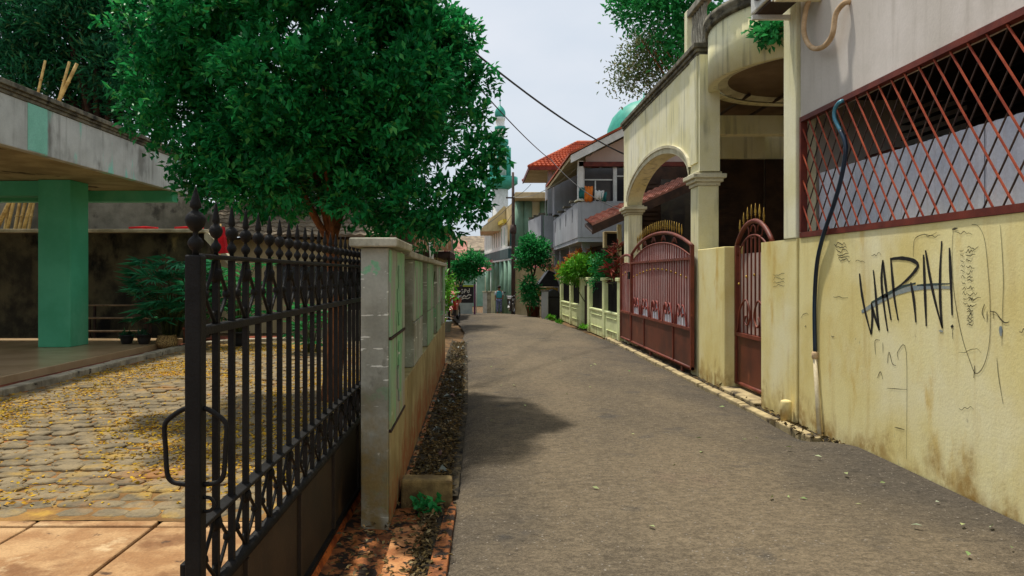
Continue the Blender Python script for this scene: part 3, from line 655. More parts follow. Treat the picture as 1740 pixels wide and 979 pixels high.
tile_roof(bh, 'roof_tiles', [(-2.5, 26.5, 2.75), (-8.4, 26.5, 2.75), (-8.4, 23.9, 4.0), (-2.5, 23.9, 4.0)], 9, 22, M['tile_grey'])
rc = MB(); q = [at(377, 385, 15.8), at(384, 430, 15.8), at(371, 431, 15.8), at(369, 405, 15.8)]
rc.add([p for p in q] + [p + Vector((.02, .12, 0)) for p in q], [(0, 1, 2, 3), (7, 6, 5, 4), (0, 4, 5, 1), (1, 5, 6, 2), (2, 6, 7, 3), (3, 7, 4, 0)])
flag = thing('red_flag', (-5.72, 15.9, 0), 'red cloth hung on a thin pole behind the black gate', 'flag')
rc.build('cloth', M['redcloth'], flag); MB().tube([(-5.72, 15.86, 0), (-5.66, 15.86, 2.75)], .015, 6).build('pole', M['bamboo'], flag)
# bamboo poles
for i, (bx, by, bz, tx, ty, tz, r_) in enumerate(((-14.9, 20, 0, -14.55, 20, 0, 0),)): pass
def bamboo(lab, a, b, r):
    k = 9; mb = MB(); mb.tube([a.lerp(b, t / k) for t in range(k + 1)], [r * (1.0 - .03 * t) for t in range(k + 1)], 8)
    for t in range(1, k): mb.lathe([(r * 1.02, -.012), (r * 1.15, 0), (r * 1.02, .012)], a.lerp(b, t / k), 8)
    tag(mb.build('bamboo_pole', M['bamboo'], fix=False), lab, 'bamboo pole', 'bamboo poles')
for lab, p, q, r in (('thick bamboo pole rising behind the canopy, right of its bundle', (95, 182), (131, 108), .06), ('bamboo pole rising behind the canopy, leaning against the thicker one', (97, 182), (118, 105), .05), ('short bamboo pole above the canopy, leftmost of the three up there', (66, 152), (77, 103), .045)):
    a, b = at(*p, 19.5), at(*q, 19.5); d = (b - a); a = a - d * ((a.z - 2.78) / d.z); bamboo(lab, a, b, r)
for lab, p, q, r in (('pale bamboo pole leaning on the grey house, leftmost of four', (8, 392), (17, 331), .05), ('bamboo pole leaning on the grey house, second from left', (25, 394), (36, 330), .06), ('bamboo pole leaning on the grey house, third from left', (32, 394), (46, 330), .06), ('bamboo pole leaning on the grey house beside the green column', (48, 394), (60, 330), .05)):
    a, b = at(*p, 20.75), at(*q, 20.75); d = (b - a); a = a - d * ((a.z - .0) / d.z); b = b + d * .3; bamboo(lab, a, b, r)
# tiered plant stand and pots
st = thing('plant_stand', (-8.9, 17.9, 0), 'dark tiered wooden plant stand against the mouldy wall', 'plant stand')
for i, (z, yy) in enumerate(((.28, 17.55), (.58, 17.8), (.88, 18.05))):
    box1('shelf', M['shelf'], st, -9.7, -8.12, yy, yy + .24, z, z + .035, bevel=.005)
    for xx in (-9.62, -8.25): box1('leg', M['brown_dark'], st, xx, xx + .05, yy + .1, yy + .15, -.13, z - .002)
def pot(loc, r, h, m, lab, shape=0):
    t = thing('flower_pot', loc, lab, 'pot', 'pots along the terrace edge')
    prof = [(r * .68, 0), (r * .85, h * .4), (r, h * .86), (r * 1.08, h * .87), (r * 1.08, h), (r * .92, h), (r * .9, h * .9)] if not shape else [(r * .7, 0), (r * 1.02, h * .35), (r * 1.05, h * .6), (r * .85, h * .95), (r * .9, h), (r * .75, h), (r * .72, h * .9)]
    MB().lathe(prof, loc, 16).build('body', m, t); MB().lathe([(r * .9, 0), (.001, .01)], (loc[0], loc[1], loc[2] + h * .9), 12).build('soil', M['redsoil'], t); return t
def tuft(name, loc, n, L, W, m, lab, cat='plant', up=.9, spread=.06):
    P = np.array([loc]) + rng.normal(0, spread, (n, 3)) * [1, 1, .3]
    return tag(leaves(name, P, rng.normal(0, .6, (n, 3)) + [0, 0, up], L, W, m), lab, cat)
pot((-7.75, 16.0, .15), .15, .2, M['blackplastic'], 'low black pot nearest the terrace, holding a small figurine-like sprout')
pot((-7.33, 15.9, .15), .15, .22, M['blackplastic'], 'black pot between the low pot and the woven pot'); pot((-6.92, 16.1, .03), .22, .30, M['weave'], 'pale woven-pattern pot in front of the dark palm', 1)
pot((-6.45, 16.3, .09), .19, .40, M['terracotta'], 'dark terracotta pot beside the gate post'); pot((-5.6, 16.9, 0), .22, .35, M['blackplastic'], 'black pot of the bright palm behind the gate')
tuft('potted_sprout', (-7.75, 16.0, .33), 26, .15, .05, M['leaf_mango'], 'small sprout growing in the low black pot'); tuft('potted_sprout', (-7.33, 15.9, .35), 26, .14, .06, M['leaf_far'], 'small grey green sprout growing in the middle black pot')
def fan_palm(lab, loc, fans, hmax, spread, m, bl=.34):
    t = thing('fan_palm', loc, lab, 'palm'); st = MB(); P = []; D = []
    for i in range(fans):
        a = random.uniform(0, 2 * math.pi); rr = spread * math.sqrt(random.random()); z = hmax * random.uniform(.2, 1)
        p = Vector((loc[0] + rr * math.cos(a), loc[1] + rr * math.sin(a), loc[2] + z)); dirv = Vector((math.cos(a), math.sin(a), random.uniform(-.1, .9))).normalized()
        st.tube([(loc[0] + .2 * (p.x - loc[0]), loc[1] + .2 * (p.y - loc[1]), loc[2]), (loc[0] + .45 * (p.x - loc[0]), loc[1] + .45 * (p.y - loc[1]), loc[2] + z * .7), p], [.014, .01, .006], 5)
        side = dirv.cross(Vector((0, 0, 1))).normalized(); upv = side.cross(dirv)
        for j in range(11):
            an = -1.5 + 3.0 * j / 10; d = dirv * math.cos(an) + side * math.sin(an) - Vector((0, 0, .2)); P.append(tuple(p)); D.append(tuple(d))
    st.build('stem', M['stem'], t, fix=False); leaves('frond', P, D, bl, .045, m, t, jit=.06, fold=.15); return t
fan_palm('dark green fan palm in the woven pot against the mouldy wall', (-6.92, 16.35, .28), 95, 1.75, .8, M['leaf_palm'], .42)
fan_palm('bright green fan palm seen through the black gate bars', (-5.6, 16.9, .3), 50, 1.6, .65, M['leaf_mid'], .4)
fan_palm('low bright palm behind the far part of the black gate', (-3.6, 15.5, 0), 26, 1.0, .5, M['leaf_mid'])
box1('planter_wall', M['greywall'], None, -4.6, -2.0, 18.35, 18.6, -.1, .75); tag(bpy.data.objects['planter_wall'], 'low grey planter wall at the far end of the courtyard', 'wall')
# ------------------------------------------------------------------ trees
def tree(name, lab, base, trunk_r, fork, blobs, m, per, L, W, bark, sprig=9, spread=.12, group='trees', ntar=9, limb=.5, wild=.55):
    t = thing(name, base, lab, 'tree', group); mb = MB(); b = Vector(base); f = Vector(fork)
    pts = smooth_line([b, b.lerp(f, .5) + Vector((.06, .03, 0)), f], 5); k = len(pts); mb.tube(pts, [trunk_r * (1.15 - .45 * i / (k - 1)) for i in range(k)], 9)
    zmid = sorted(q[2] for q in blobs)[len(blobs) // 3]; bl = sorted([q for q in blobs if q[2] >= zmid], key=lambda q: random.random())[:ntar]
    limbs(mb, b, [f.lerp(Vector(q[:3]), .8) for q in bl], trunk_r * limb, fork=f); mb.build('trunk', bark, t, fix=False)
    P, D = blob_leaves(blobs, per, sprig, spread, wild=wild); leaves('crown', P, D, L, W, m, t); return t
big = crown_blobs((-2.12, 9.4, 4.52), (2.13, 1.9, 2.3), 130, .26, .58, .55, 1.0)
big += [(at(px, py, yy).x, yy, at(px, py, yy).z, r) for px, py, yy, r in ((812, 265, 8.6, .28), (802, 205, 8.8, .26), (795, 335, 8.6, .28), (800, 140, 9, .3), (760, 350, 8.6, .35), (700, 360, 8.7, .35), (600, 335, 8.5, .3), (420, 320, 8.6, .4), (350, 270, 8.7, .4), (300, 200, 9, .45), (270, 120, 9.2, .45), (250, 40, 9.4, .5), (480, 345, 8.8, .3), (640, 380, 9, .25), (720, 385, 9.1, .2), (765, 60, 9.4, .35), (370, 330, 9, .28), (825, 305, 8.7, .24), (800, 352, 8.8, .22), (768, 372, 8.9, .22), (838, 255, 8.7, .2), (735, 372, 9, .24), (335, 318, 8.8, .26), (300, 262, 8.9, .3), (660, 372, 9.2, .26), (250, 190, 9.3, .35))]
tree('broadleaf_tree', 'large dense green tree with dark shade beneath, above the black gate', (-2.0, 9.6, -.03), .12, (-1.95, 9.5, 2.0), big, M['leaf'], 3600, .105, .052, M['bark'], 11, .038, ntar=13, wild=.85, limb=.36)
mango = crown_blobs((-12.2, 23.2, 9.0), (5.4, 2.6, 4.5), 60, .6, 1.15, .35, .95)
mango += [(at(px, py, 22).x, 22, at(px, py, 22).z, r) for px, py, r in ((30, 120, .8), (60, 60, .9), (20, 30, 1.0), (230, 180, .8), (200, 60, 1.0), (170, 20, 1.0), (260, 220, .5), (10, 130, .6), (130, 40, 1.0), (240, 100, .9))]
tree('mango_tree', 'dark mango tree with long drooping leaves behind the canopy', (-12.0, 23.0, -.1), .30, (-11.9, 22.9, 5.2), mango, M['leaf_mango'], 700, .26, .07, M['bark_dark'], 10, .2, ntar=14)
b3 = crown_blobs((-5.5, 24.5, 6.0), (4.5, 3.0, 3.0), 46, .7, 1.2, .3, .95)
tree('shade_tree', 'shaded tree standing between the mango tree and the big tree', (-5.2, 27.5, -.1), .22, (-5.2, 27.3, 3.6), b3, M['leaf_mango'], 800, .2, .08, M['bark_dark'], 10, .2)
b4 = [(at(px, py, yy).x, yy, at(px, py, yy).z, r) for px, py, yy, r in ((1150, 20, 20, .75), (1120, 30, 20.5, .7), (1090, 15, 20, .6), (1160, 70, 20, .6), (1065, 18, 20, .35), (1050, 12, 20, .25), (1180, 0, 20.5, 1.0), (1130, -30, 21, 1.1), (1200, 60, 21, .9), (1180, 110, 21, .8))]
tree('rooftop_tree', 'green branches of the tree rising behind the arched yellow house', (8.6, 24.0, 0), .2, (7.4, 22.6, 5.3), b4, M['leaf_mid'], 1300, .18, .085, M['bark'], 7, .17, ntar=9, limb=.25)
b5 = [(at(px, py, yy).x, yy, at(px, py, yy).z, r) for px, py, yy, r in ((1110, 95, 22, .7), (1085, 110, 22, .55), (1060, 120, 22.5, .4), (1100, 140, 22, .6), (1070, 145, 22.5, .4), (1125, 120, 22, .7), (1042, 148, 22.5, .2), (1120, 70, 22, .6), (1085, 80, 22.5, .4))]
tree('rooftop_tree', 'sparse dry-leaved tree behind the arched yellow house, left of the green branches', (8.0, 25.0, 0), .16, (6.8, 23.6, 5.6), b5, M['leaf_dry'], 1500, .13, .06, M['bark'], 6, .17, ntar=9, limb=.22)
b6 = [(at(px, py, yy).x, yy, at(px, py, yy).z, r) for px, py, yy, r in ((905, 430, 30, .5), (892, 440, 30, .4), (918, 432, 30, .42), (900, 415, 30.2, .35), (915, 418, 30.2, .3), (890, 452, 30, .25), (924, 447, 30, .22))]
tree('street_tree', 'small round green tree beside the grey house on the right', (2.0, 30.4, -.13), .07, (2.05, 30.3, 1.5), b6, M['leaf_mid'], 3200, .15, .075, M['bark_dark'], 7, .08)
b7 = [(at(px, py, 36).x, 36, at(px, py, 36).z, r) for px, py, r in ((785, 450, .45), (800, 445, .5), (775, 458, .4), (812, 452, .4), (795, 462, .45), (818, 448, .25), (780, 470, .35), (803, 467, .35))]
tree('street_tree', 'bright spreading green tree above the dark signboard at the far end', (-1.4, 36.4, -.35), .07, (-1.1, 36.2, 1.3), b7, M['leaf_mid'], 2400, .18, .08, M['bark_dark'], 7, .1)
def shrub(name, lab, loc, blobs, m, per, L, W, cat='shrub'):
    t = thing(name, loc, lab, cat); mb = MB()
    limbs(mb, loc, [q[:3] for q in blobs[:5]], .02); mb.build('stem', M['stem'], t, fix=False)
    P, D = blob_leaves(blobs, per * 4, 6, .07, .3); leaves('foliage', P, D, L, W, m, t); return t
def pblobs(L, Y): return [(at(px, py, Y).x, Y + dy, at(px, py, Y).z, r) for px, py, dy, r in L]
shrub('shrub', 'bright green shrub under the small round street tree', (1.85, 29.6, gz(29.6)), pblobs(((900, 482, 0, .3), (894, 495, 0, .3), (908, 495, 0, .3), (900, 510, 0, .3), (910, 515, .1, .22)), 29.6), M['leaf_mid'], 700, .2, .05)
shrub('hedge_shrub', 'lime green hedge with red tips above the pale green fence', (3.75, 23.5, 0), pblobs(((985, 455, 0, .38), (1000, 452, 0, .4), (972, 462, .3, .3), (1015, 456, -.3, .35), (965, 468, .5, .25), (1000, 468, .3, .3), (985, 472, .5, .25)), 23.9), M['leaf_lime'], 1300, .12, .05)
t = shrub('hedge_shrub', 'red and orange tipped shrub topping the lime hedge by the grey house', (3.55, 24.6, 0), pblobs(((990, 438, 0, .22), (998, 434, 0, .2), (965, 455, .3, .2), (975, 446, .2, .2), (982, 440, 0, .2), (960, 462, .5, .2)), 24.6), M['leaf_red'], 1500, .11, .045)
shrub('hedge_shrub', 'darker green shrub between the lime hedge and the maroon plant', (4.15, 22.0, 0), pblobs(((1022, 448, 0, .28), (1028, 440, 0, .25), (1020, 462, 0, .3), (1035, 455, -.2, .25), (1025, 480, 0, .4)), 22.0), M['leaf_mid'], 800, .1, .045)
ct = thing('cordyline', (3.75, 19.6, 0), 'maroon strap-leaved cordyline beside the red sliding gate', 'plant'); P = []; D = []; mb = MB()
for px, py in ((1040, 430), (1050, 418), (1045, 450), (1054, 445), (1035, 455), (1052, 465), (1042, 470)):
    p = at(px, py, 19.6); mb.tube([(3.75, 19.6, 0), p], .012, 5)
    for j in range(22):
        u = rng.normal(0, 1, 3); P.append(tuple(p + Vector((0, 0, random.uniform(-.12, .05))))); D.append((u[0], u[1], abs(u[2]) * .7 - .1))
mb.build('stem', M['stem'], ct, fix=False); leaves('foliage', P, D, .30, .06, M['leaf_maroon'], ct)
shrub('shrub', 'leafy shrub spilling out past the far end of the left wall', (-1.0, 14.4, 0), pblobs(((753, 478, 0, .14), (757, 492, .2, .16), (752, 505, 0, .16), (760, 507, .6, .11), (750, 520, 0, .16)), 14.4), M['leaf_lime'], 900, .12, .045)
shrub('wall_plant', 'sparse creeper rising above the grey wall under the big tree', (-1.0, 10.5, 0), pblobs(((722, 395, 0, .16), (728, 412, 0, .18), (718, 420, 0, .15), (735, 405, .3, .1), (742, 418, .3, .1)), 10.5), M['leaf_mid'], 500, .1, .04)
shrub('balcony_plant', 'green plant spilling over the round balcony under the air conditioner', (4.35, 9.45, 4.6), [(onX(px, py, 3.85).x, onX(px, py, 3.85).y, onX(px, py, 3.85).z, r) for px, py, r in ((1303, 45, .10), (1310, 55, .10), (1302, 66, .07), (1318, 50, .08), (1296, 56, .06))], M['leaf_mid'], 2600, .13, .07)
for lab, px, py, n_ in (('tuft of weeds at the road edge before the far fence post', 950, 549, 60), ('tuft of weeds at the foot of the fence gap', 991, 558, 40), ('thin weeds by the grey gatepost at the far right kerb', 935, 541, 110)):
    Y = H * F / (py - VY); p = at(px, py, Y); tuft('weed', (p.x, p.y, 0), n_, .16, .04, M['leaf_lime'], lab, 'weed', spread=.055)
# far woods closing the horizon
fb = []
for i in range(260):
    a = random.uniform(-1, 1); y = random.uniform(150, 210); x = a * 190; fb.append((x, y, random.uniform(-1, 7.5 + 2 * math.sin(x * .07)), random.uniform(2.2, 4.2)))
P, D = blob_leaves(fb, 22, 8, .8, .4); tag(leaves('far_woods', P, D, 1.2, .8, M['leaf_far']), 'distant dark green trees closing the horizon', 'woods', kind='stuff')

# ------------------------------------------------------------------ right: graffiti wall and grille house
X0 = 3.5
gwall = thing('graffiti_wall', (3.58, 5, 0), 'yellow plastered boundary wall with black WARN! graffiti', 'wall')
wm = MB().box(X0, 3.68, -3, 9.26, -.1, 2.055).build('wall', M['yellow'], gwall, fix=False)
def W(cx, cy): return onX(1280 + cx / 2.387, 370 + cy / 2.387, X0)
def stroke(mb, pts, wpx, taper=True, off=.0035):
    L = smooth_line([W(*p) for p in pts], 5) if len(pts) > 2 else [W(*pts[0]).lerp(W(*pts[1]), t / 5) for t in range(6)]
    k = len(L); vs = []
    for i, p in enumerate(L):
        a, b = L[max(i - 1, 0)], L[min(i + 1, k - 1)]; d = (b - a); nn = Vector((0, -d.z, d.y)).normalized(); t = i / (k - 1)
        ww = wpx / 2.387 * p.y / F * .5 * ((.55 + .45 * math.sin(math.pi * min(1, t * 1.15))) if taper else 1) * random.uniform(.9, 1.1)
        vs += [Vector((X0 - off, p.y, p.z)) + nn * ww, Vector((X0 - off, p.y, p.z)) - nn * ww]
    mb.add(vs, [(2 * i, 2 * i + 1, 2 * i + 3, 2 * i + 2) for i in range(k - 1)])
mb = MB(); stroke(mb, [(440, 382), (490, 352), (560, 312), (640, 288), (720, 282), (806, 284)], 22, off=.0022); mb.build('spray_swipe', M['swipe'], gwall, fix=False)
mb = MB(); stroke(mb, [(480, 345), (545, 310), (600, 282), (660, 266)], 14, off=.0029); stroke(mb, [(665, 274), (740, 270), (806, 268)], 9, off=.0029); mb.build('spray_swipe', M['swipe_dark'], gwall, fix=False)
letters = {'W': [[(432, 226), (440, 300), (456, 385), (479, 474)], [(479, 474), (484, 400), (480, 345)], [(480, 345), (494, 400), (512, 457)], [(512, 457), (503, 380), (496, 290), (488, 212)]],
           'A': [[(527, 172), (521, 250), (530, 350), (546, 460)], [(527, 172), (540, 290), (560, 415)], [(522, 320), (548, 316)]],
           'R': [[(559, 168), (566, 250), (574, 330), (589, 416)], [(556, 168), (600, 164), (645, 172), (669, 192), (650, 225), (610, 265), (568, 296)], [(640, 262), (652, 330), (661, 425)]],
           'N': [[(692, 150), (697, 290), (703, 440)], [(700, 132), (716, 230), (740, 345), (768, 448)], [(768, 448), (760, 350), (759, 220), (766, 95)]],
           '!': [[(797, 122), (802, 240), (808, 396)], [(806, 436), (810, 446)]]}
for ch, ss in letters.items():
    mb = MB()
    for s in ss: stroke(mb, s, 17 if ch != '!' or s[0][1] < 400 else 16, ch != '!' or s[0][1] < 400)
    if ch == '!':
        stroke(mb, [(809, 455), (810, 492)], 3)
    mb.build('graffiti_letter', M['ink'], gwall, fix=False)
mb = MB()
stroke(mb, [(812, 50), (808, 150), (815, 300), (845, 470), (880, 580), (905, 632), (938, 596), (960, 500), (962, 350), (955, 230), (940, 90), (915, 35), (888, 27)], 3.2)
stroke(mb, [(808, 48), (830, 42)], 9); stroke(mb, [(900, 600), (896, 650)], 5); stroke(mb, [(650, 160), (655, 90), (690, 68), (720, 72), (745, 60)], 3)
stroke(mb, [(1003, 30), (1010, 120), (1016, 260), (1012, 400), (1010, 520)], 3); stroke(mb, [(990, 570), (996, 640), (1015, 755)], 3.4); stroke(mb, [(995, 400), (1020, 425), (1040, 422)], 5)
stroke(mb, [(940, 350), (930, 385), (940, 410)], 5); stroke(mb, [(950, 380), (950, 425)], 4); stroke(mb, [(962, 380), (985, 385), (1005, 410)], 4); stroke(mb, [(975, 380), (975, 410)], 4)
stroke(mb, [(497, 555), (495, 500), (515, 497)], 3.4); stroke(mb, [(527, 505), (527, 550)], 3); stroke(mb, [(545, 590), (552, 545), (565, 590), (580, 600)], 4); stroke(mb, [(590, 575), (587, 545), (622, 548), (622, 980)], 3); stroke(mb, [(545, 692), (625, 697)], 2.6)
stroke(mb, [(505, 650), (517, 625), (527, 655)], 4); stroke(mb, [(575, 850), (615, 860)], 4)
mb.build('scribble', M['thin_ink'], gwall, fix=False)
mb = MB()
def squig(x, y, w_, n_, a=7, t=2.6): stroke(mb, [(x + w_ * i / n_, y + random.uniform(-a, a)) for i in range(n_ + 1)], t)
for i, yy in enumerate(range(130, 360, 22)):
    squig(838 + i * 1.5, yy, 18, 4); squig(862 + i * 1.0, yy + random.uniform(-6, 6), random.uniform(24, 40), 6, 8, 3.4)
squig(820, 62, 70, 9, 9); squig(870, 120, 45, 6, 10, 3.4); squig(875, 330, 50, 6, 10, 3.4)
for yy in range(360, 440, 12): squig(868, yy, 26, 5, 7, 3.6)
for yy in range(108, 185, 13): squig(330 + (yy - 108) * .3, yy, 46, 7, 7, 4)
for yy in range(232, 285, 15): squig(82, yy, 55, 8, 7, 2.2)
squig(326, 322, 60, 5, 4, 2.6); squig(480, 150, 40, 6, 10, 2.6); squig(415, 175, 40, 4, 8, 2.4); squig(195, 395, 30, 4, 14, 2.6); squig(210, 440, 6, 3, 12, 3.6); squig(835, 540, 90, 7, 10, 2.2); squig(700, 75, 60, 6, 8, 2.6); squig(835, 770, 60, 5, 10, 2.4); squig(1080, 460, 30, 5, 12, 3); squig(318, 480, 12, 3, 4, 4)
mb.build('handwriting', M['thin_ink'], gwall, fix=False)
mb = MB(); stroke(mb, [(1005, 440), (1006, 480)], 20, off=.003); stroke(mb, [(755, 458), (772, 462)], 10, off=.003); mb.build('paint_smear', M['swipe'], gwall, fix=False)

gh = thing('grille_house', (6, 4, 0), 'grey-white house with a brown window frame and orange diagonal grille above the wall', 'house')
box1('wall', M['greywhite'], gh, X0 + .004, 3.70, -3, 8.12, 3.385, 7.2)
box1('wall', M['greywhite'], gh, 3.704, 9, 8.22, 8.46, -.1, 7.2); box1('wall', M['greywhite'], gh, 3.69, 9, -3, -2.8, 0, 7.2)
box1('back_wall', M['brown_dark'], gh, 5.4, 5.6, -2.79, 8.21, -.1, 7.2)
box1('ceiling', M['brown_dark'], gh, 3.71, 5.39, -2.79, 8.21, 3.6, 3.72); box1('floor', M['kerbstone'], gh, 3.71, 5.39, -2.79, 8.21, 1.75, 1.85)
box1('roof', M['coping'], gh, X0 - .3, 9.2, -3.2, 8.7, 7.2, 7.35)
box1('pilaster', M['cream'], gh, X0 - .03, 3.70, 8.165, 8.50, 2.058, 7.19, bevel=.01)
box1('pilaster', M['yellow'], gh, X0 - .022, 3.498, 8.165, 8.50, -.05, 2.054, bevel=.008)
wg = box1('window_frame', M['frame'], gh, X0 - .012, 3.56, -2.6, 8.115, 3.33, 3.382)
for nm, a_ in (('frame_rail', (X0 - .012, 3.56, -2.6, 8.115, 2.058, 2.115)), ('frame_stile', (X0 - .012, 3.56, 8.075, 8.115, 2.118, 3.328))):
    o = MB().box(*a_).build(nm, M['frame'], wg, fix=False)
zA, zB = 2.118, 3.328; dyz = .52 / .73; dep = (zB - zA) * dyz
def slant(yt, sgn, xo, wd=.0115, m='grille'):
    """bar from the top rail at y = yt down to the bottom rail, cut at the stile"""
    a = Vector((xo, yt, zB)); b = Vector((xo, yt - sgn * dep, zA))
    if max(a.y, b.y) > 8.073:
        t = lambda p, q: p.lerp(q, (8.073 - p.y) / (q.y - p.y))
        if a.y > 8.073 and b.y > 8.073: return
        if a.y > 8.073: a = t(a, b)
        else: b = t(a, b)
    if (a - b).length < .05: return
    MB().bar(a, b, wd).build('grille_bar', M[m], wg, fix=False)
yt = 4.73 - .2 * 16
while yt < 9.2: slant(yt, 1, X0 + .010); slant(yt, -1, X0 + .030, .0095, 'brown_dark'); yt += .2  # back bars: same paint as the front, coloured darker to look unlit
y = -2.5
while y < 8.1:
    e = min(y + .82, 8.19); x_ = 3.74 if int(y * 10) % 2 else 3.752
    mb = MB(); n_ = 16
    for i in range(n_ + 1):
        yy = y + (e - y) * i / n_; xo = x_ + .006 * math.cos(i * math.pi)
        mb.v += [(xo, yy, 1.9), (xo, yy, 2.78)]
    for i in range(n_): mb.f.append((2 * i, 2 * i + 2, 2 * i + 3, 2 * i + 1)); mb.sm.append(False)
    mb.build('privacy_sheet', M['panel'], gh, fix=False); y = e - .02
box1('sheet_rail', M['frame'], gh, 3.765, 3.79, -2.5, 8.2, 2.70, 2.73)
for i in range(10): box1('louvre', M['dark'], gh, 4.6, 4.68, -2.6, 8.1, 2.70 + i * .085, 2.71 + i * .085)
box1('cabinet', M['redplate'], gh, 4.2, 4.55, 7.5, 8.1, 1.86, 2.95)
# pipes and hoses
pp = thing('water_pipe', (3.44, 7.7, .03), 'dark blue hose running down the graffiti wall into a white pipe', 'pipe')
up = [onX(px, py, x_) for px, py, x_ in ((1442, 172, 3.60), (1430, 172, 3.47), (1420, 182, 3.45), (1418, 200, 3.45), (1428, 222, 3.46))]
MB().tube(smooth_line(up, 5), .019, 8).build('hose_end', M['hose_teal'], pp)
lo = [up[-1]] + [onX(px, py, x_) for px, py, x_ in ((1437, 250, 3.47), (1430, 300, 3.47), (1416, 350, 3.47), (1399, 400, 3.46), (1388, 450, 3.47), (1384, 520, 3.475), (1385, 602, 3.475))]
MB().tube(smooth_line(lo, 5), .021, 8).build('hose', M['hose_blue'], pp)
a, b = onX(1385, 604, 3.475), onX(1393, 752, 3.455); MB().tube([a, a.lerp(b, .5), b], .023, 10).build('riser', M['pvc'], pp)
MB().lathe([(.024, -.04), (.034, -.03), (.034, .03), (.024, .04)], a, 10).build('joint', M['tan_hose'], pp)
sb = MB().lathe([(.06, 0), (.06, .24), (.052, .257), (.03, .265), (.002, .267)], (3.40, 8.16 + .1, -.02), 14).build('pipe_stub', M['yellow']); tag(sb, 'short capped yellow pipe stub at the foot of the graffiti wall', 'pipe stub')
# air conditioner on a bracket
ac = thing('air_conditioner', (3.3, 8.0, 4.5), 'outdoor air conditioner unit on a bracket high on the grille house', 'air conditioner')
box1('casing', M['white'], ac, 3.06, 3.40, 7.62, 8.42, 4.62, 5.2, bevel=.015); box1('base_pan', M['brown_dark'], ac, 3.09, 3.38, 7.65, 8.40, 4.59, 4.618)
fm = MB().lathe([(.20, 0), (.23, .0), (.23, .02), (.20, .02)], (0, 0, 0), 20)
o = fm.build('fan_ring', M['blackplastic'], ac); o.rotation_euler = (0, math.radians(-90), 0); o.location = (3.058, 8.12, 4.92)
for yy in (7.72, 8.30):
    box1('bracket', M['white'], ac, 3.04, 3.495, yy, yy + .05, 4.535, 4.586)
box1('shelf_board', M['cream'], ac, 3.03, 3.495, 7.60, 7.66, 4.49, 4.533)
hp = [onX(px, py, x_) for px, py, x_ in ((1383, -20, 3.40), (1370, 15, 3.38), (1366, 55, 3.38), (1378, 80, 3.39), (1398, 80, 3.40), (1414, 60, 3.40), (1420, 25, 3.42), (1434, 6, 3.45), (1447, 3, 3.52))]
MB().tube(smooth_line(hp, 6), .026, 10).build('insulated_pipe', M['tan_hose'], ac)

# ------------------------------------------------------------------ gate walls, wicket and red sliding gate
gwl = thing('gate_wall', (3.6, 11.3, 0), 'yellow wall block between the wicket gate and the red sliding gate', 'wall')
box1('wall', M['yellow'], gwl, X0, 3.78, 10.67, 12.0, -.1, 2.06, bevel=.012)
struct(box1('doorstep', M['kerb_tan'], None, 3.42, 3.9, 9.27, 10.66, -.1, .035, bevel=.015))
def arch(y, y0, y1, zs, rise): t = (2 * (y - y0) / (y1 - y0) - 1); return zs + rise * max(0, 1 - abs(t) ** 2.2)
spear = MB().lathe([(.006, 0), (.006, .05), (.016, .06), (.009, .075), (.018, .10), (.012, .15), (.001, .22)], n=7).mesh('spear', M['gold'])
flower = MB().lathe([(.003, -.02), (.016, -.008), (.017, .003), (.004, .02)], n=7).mesh('rosette', M['gold'])
def redgate(lab, name, x, y0, y1, zs, rise, zmid, zlow, nb, zin, cat='gate', back=True, spears=True):
    t = thing(name, (x, (y0 + y1) / 2, 0), lab, cat)
    box1('post', M['redgate'], t, x - .03, x + .03, y0, y0 + .06, .09, zs + .02); box1('post', M['redgate'], t, x - .03, x + .03, y1 - .06, y1, .09, zs + .02)
    K = 18; top = [(x, y0 + (y1 - y0) * i / K, arch(y0 + (y1 - y0) * i / K, y0, y1, zs, rise)) for i in range(K + 1)]
    MB().tube(top, .032, 8).build('top_arch', M['redgate'], t)
    top2 = [(x, y0 + .06 + (y1 - y0 - .12) * i / K, arch(y0 + .06 + (y1 - y0 - .12) * i / K, y0, y1, zs, rise) - .19) for i in range(K + 1)]
    MB().tube(top2, .014, 6).build('inner_arch', M['redgate'], t)
    box1('lower_rail', M['redgate'], t, x - .032, x + .032, y0 + .062, y1 - .062, zmid - .025, zmid + .025); MB().tube([(x, y0, zlow), (x, y1, zlow)], .03, 8).build('bottom_rail', M['redgate'], t)
    box1('plate', M['redplate'], t, x - .008, x + .008, y0 + .062, y1 - .062, zlow + .03, zmid - .026)
    if back: 
        mb = MB()
        for i in range(K):
            ya, yb2 = top2[i][1], top2[i + 1][1]; mb.add([(x + .02, ya, zmid + .026), (x + .02, yb2, zmid + .026), (x + .02, yb2, top2[i + 1][2]), (x + .02, ya, top2[i][2])], [(0, 1, 2, 3)])
        mb.build('backing_sheet', M['backing'], t, fix=False)
    for i in range(1, nb):
        y = y0 + (y1 - y0) * i / nb; zt = arch(y, y0, y1, zs, rise) - .19
        box1('bar', M['pinkbar'] if back else M['redgate'], t, x - .009, x + .009, y - .009, y + .009, zmid + .026, zt)
        if spears and .12 < i / nb < .9: inst('spear', spear, (x, y, arch(y, y0, y1, zs, rise) + .02), t)
        if i % 2 == 0: inst('rosette', flower, (x - .015, y, zin + .20 * math.sin(math.pi * i / nb) - .1), t)
    return t
rg = redgate('wide red sliding gate with arched top and gold spears', 'red_gate', 3.43, 12.05, 17.0, 2.12, .34, .75, .108, 30, 1.66)
for y in (13.2, 15.6): box1('plate_rib', M['redgate'], rg, 3.40, 3.421, y, y + .05, .14, .72)
box1('cross_rail', M['redgate'], rg, 3.40, 3.46, 12.11, 16.94, 1.90, 1.94)
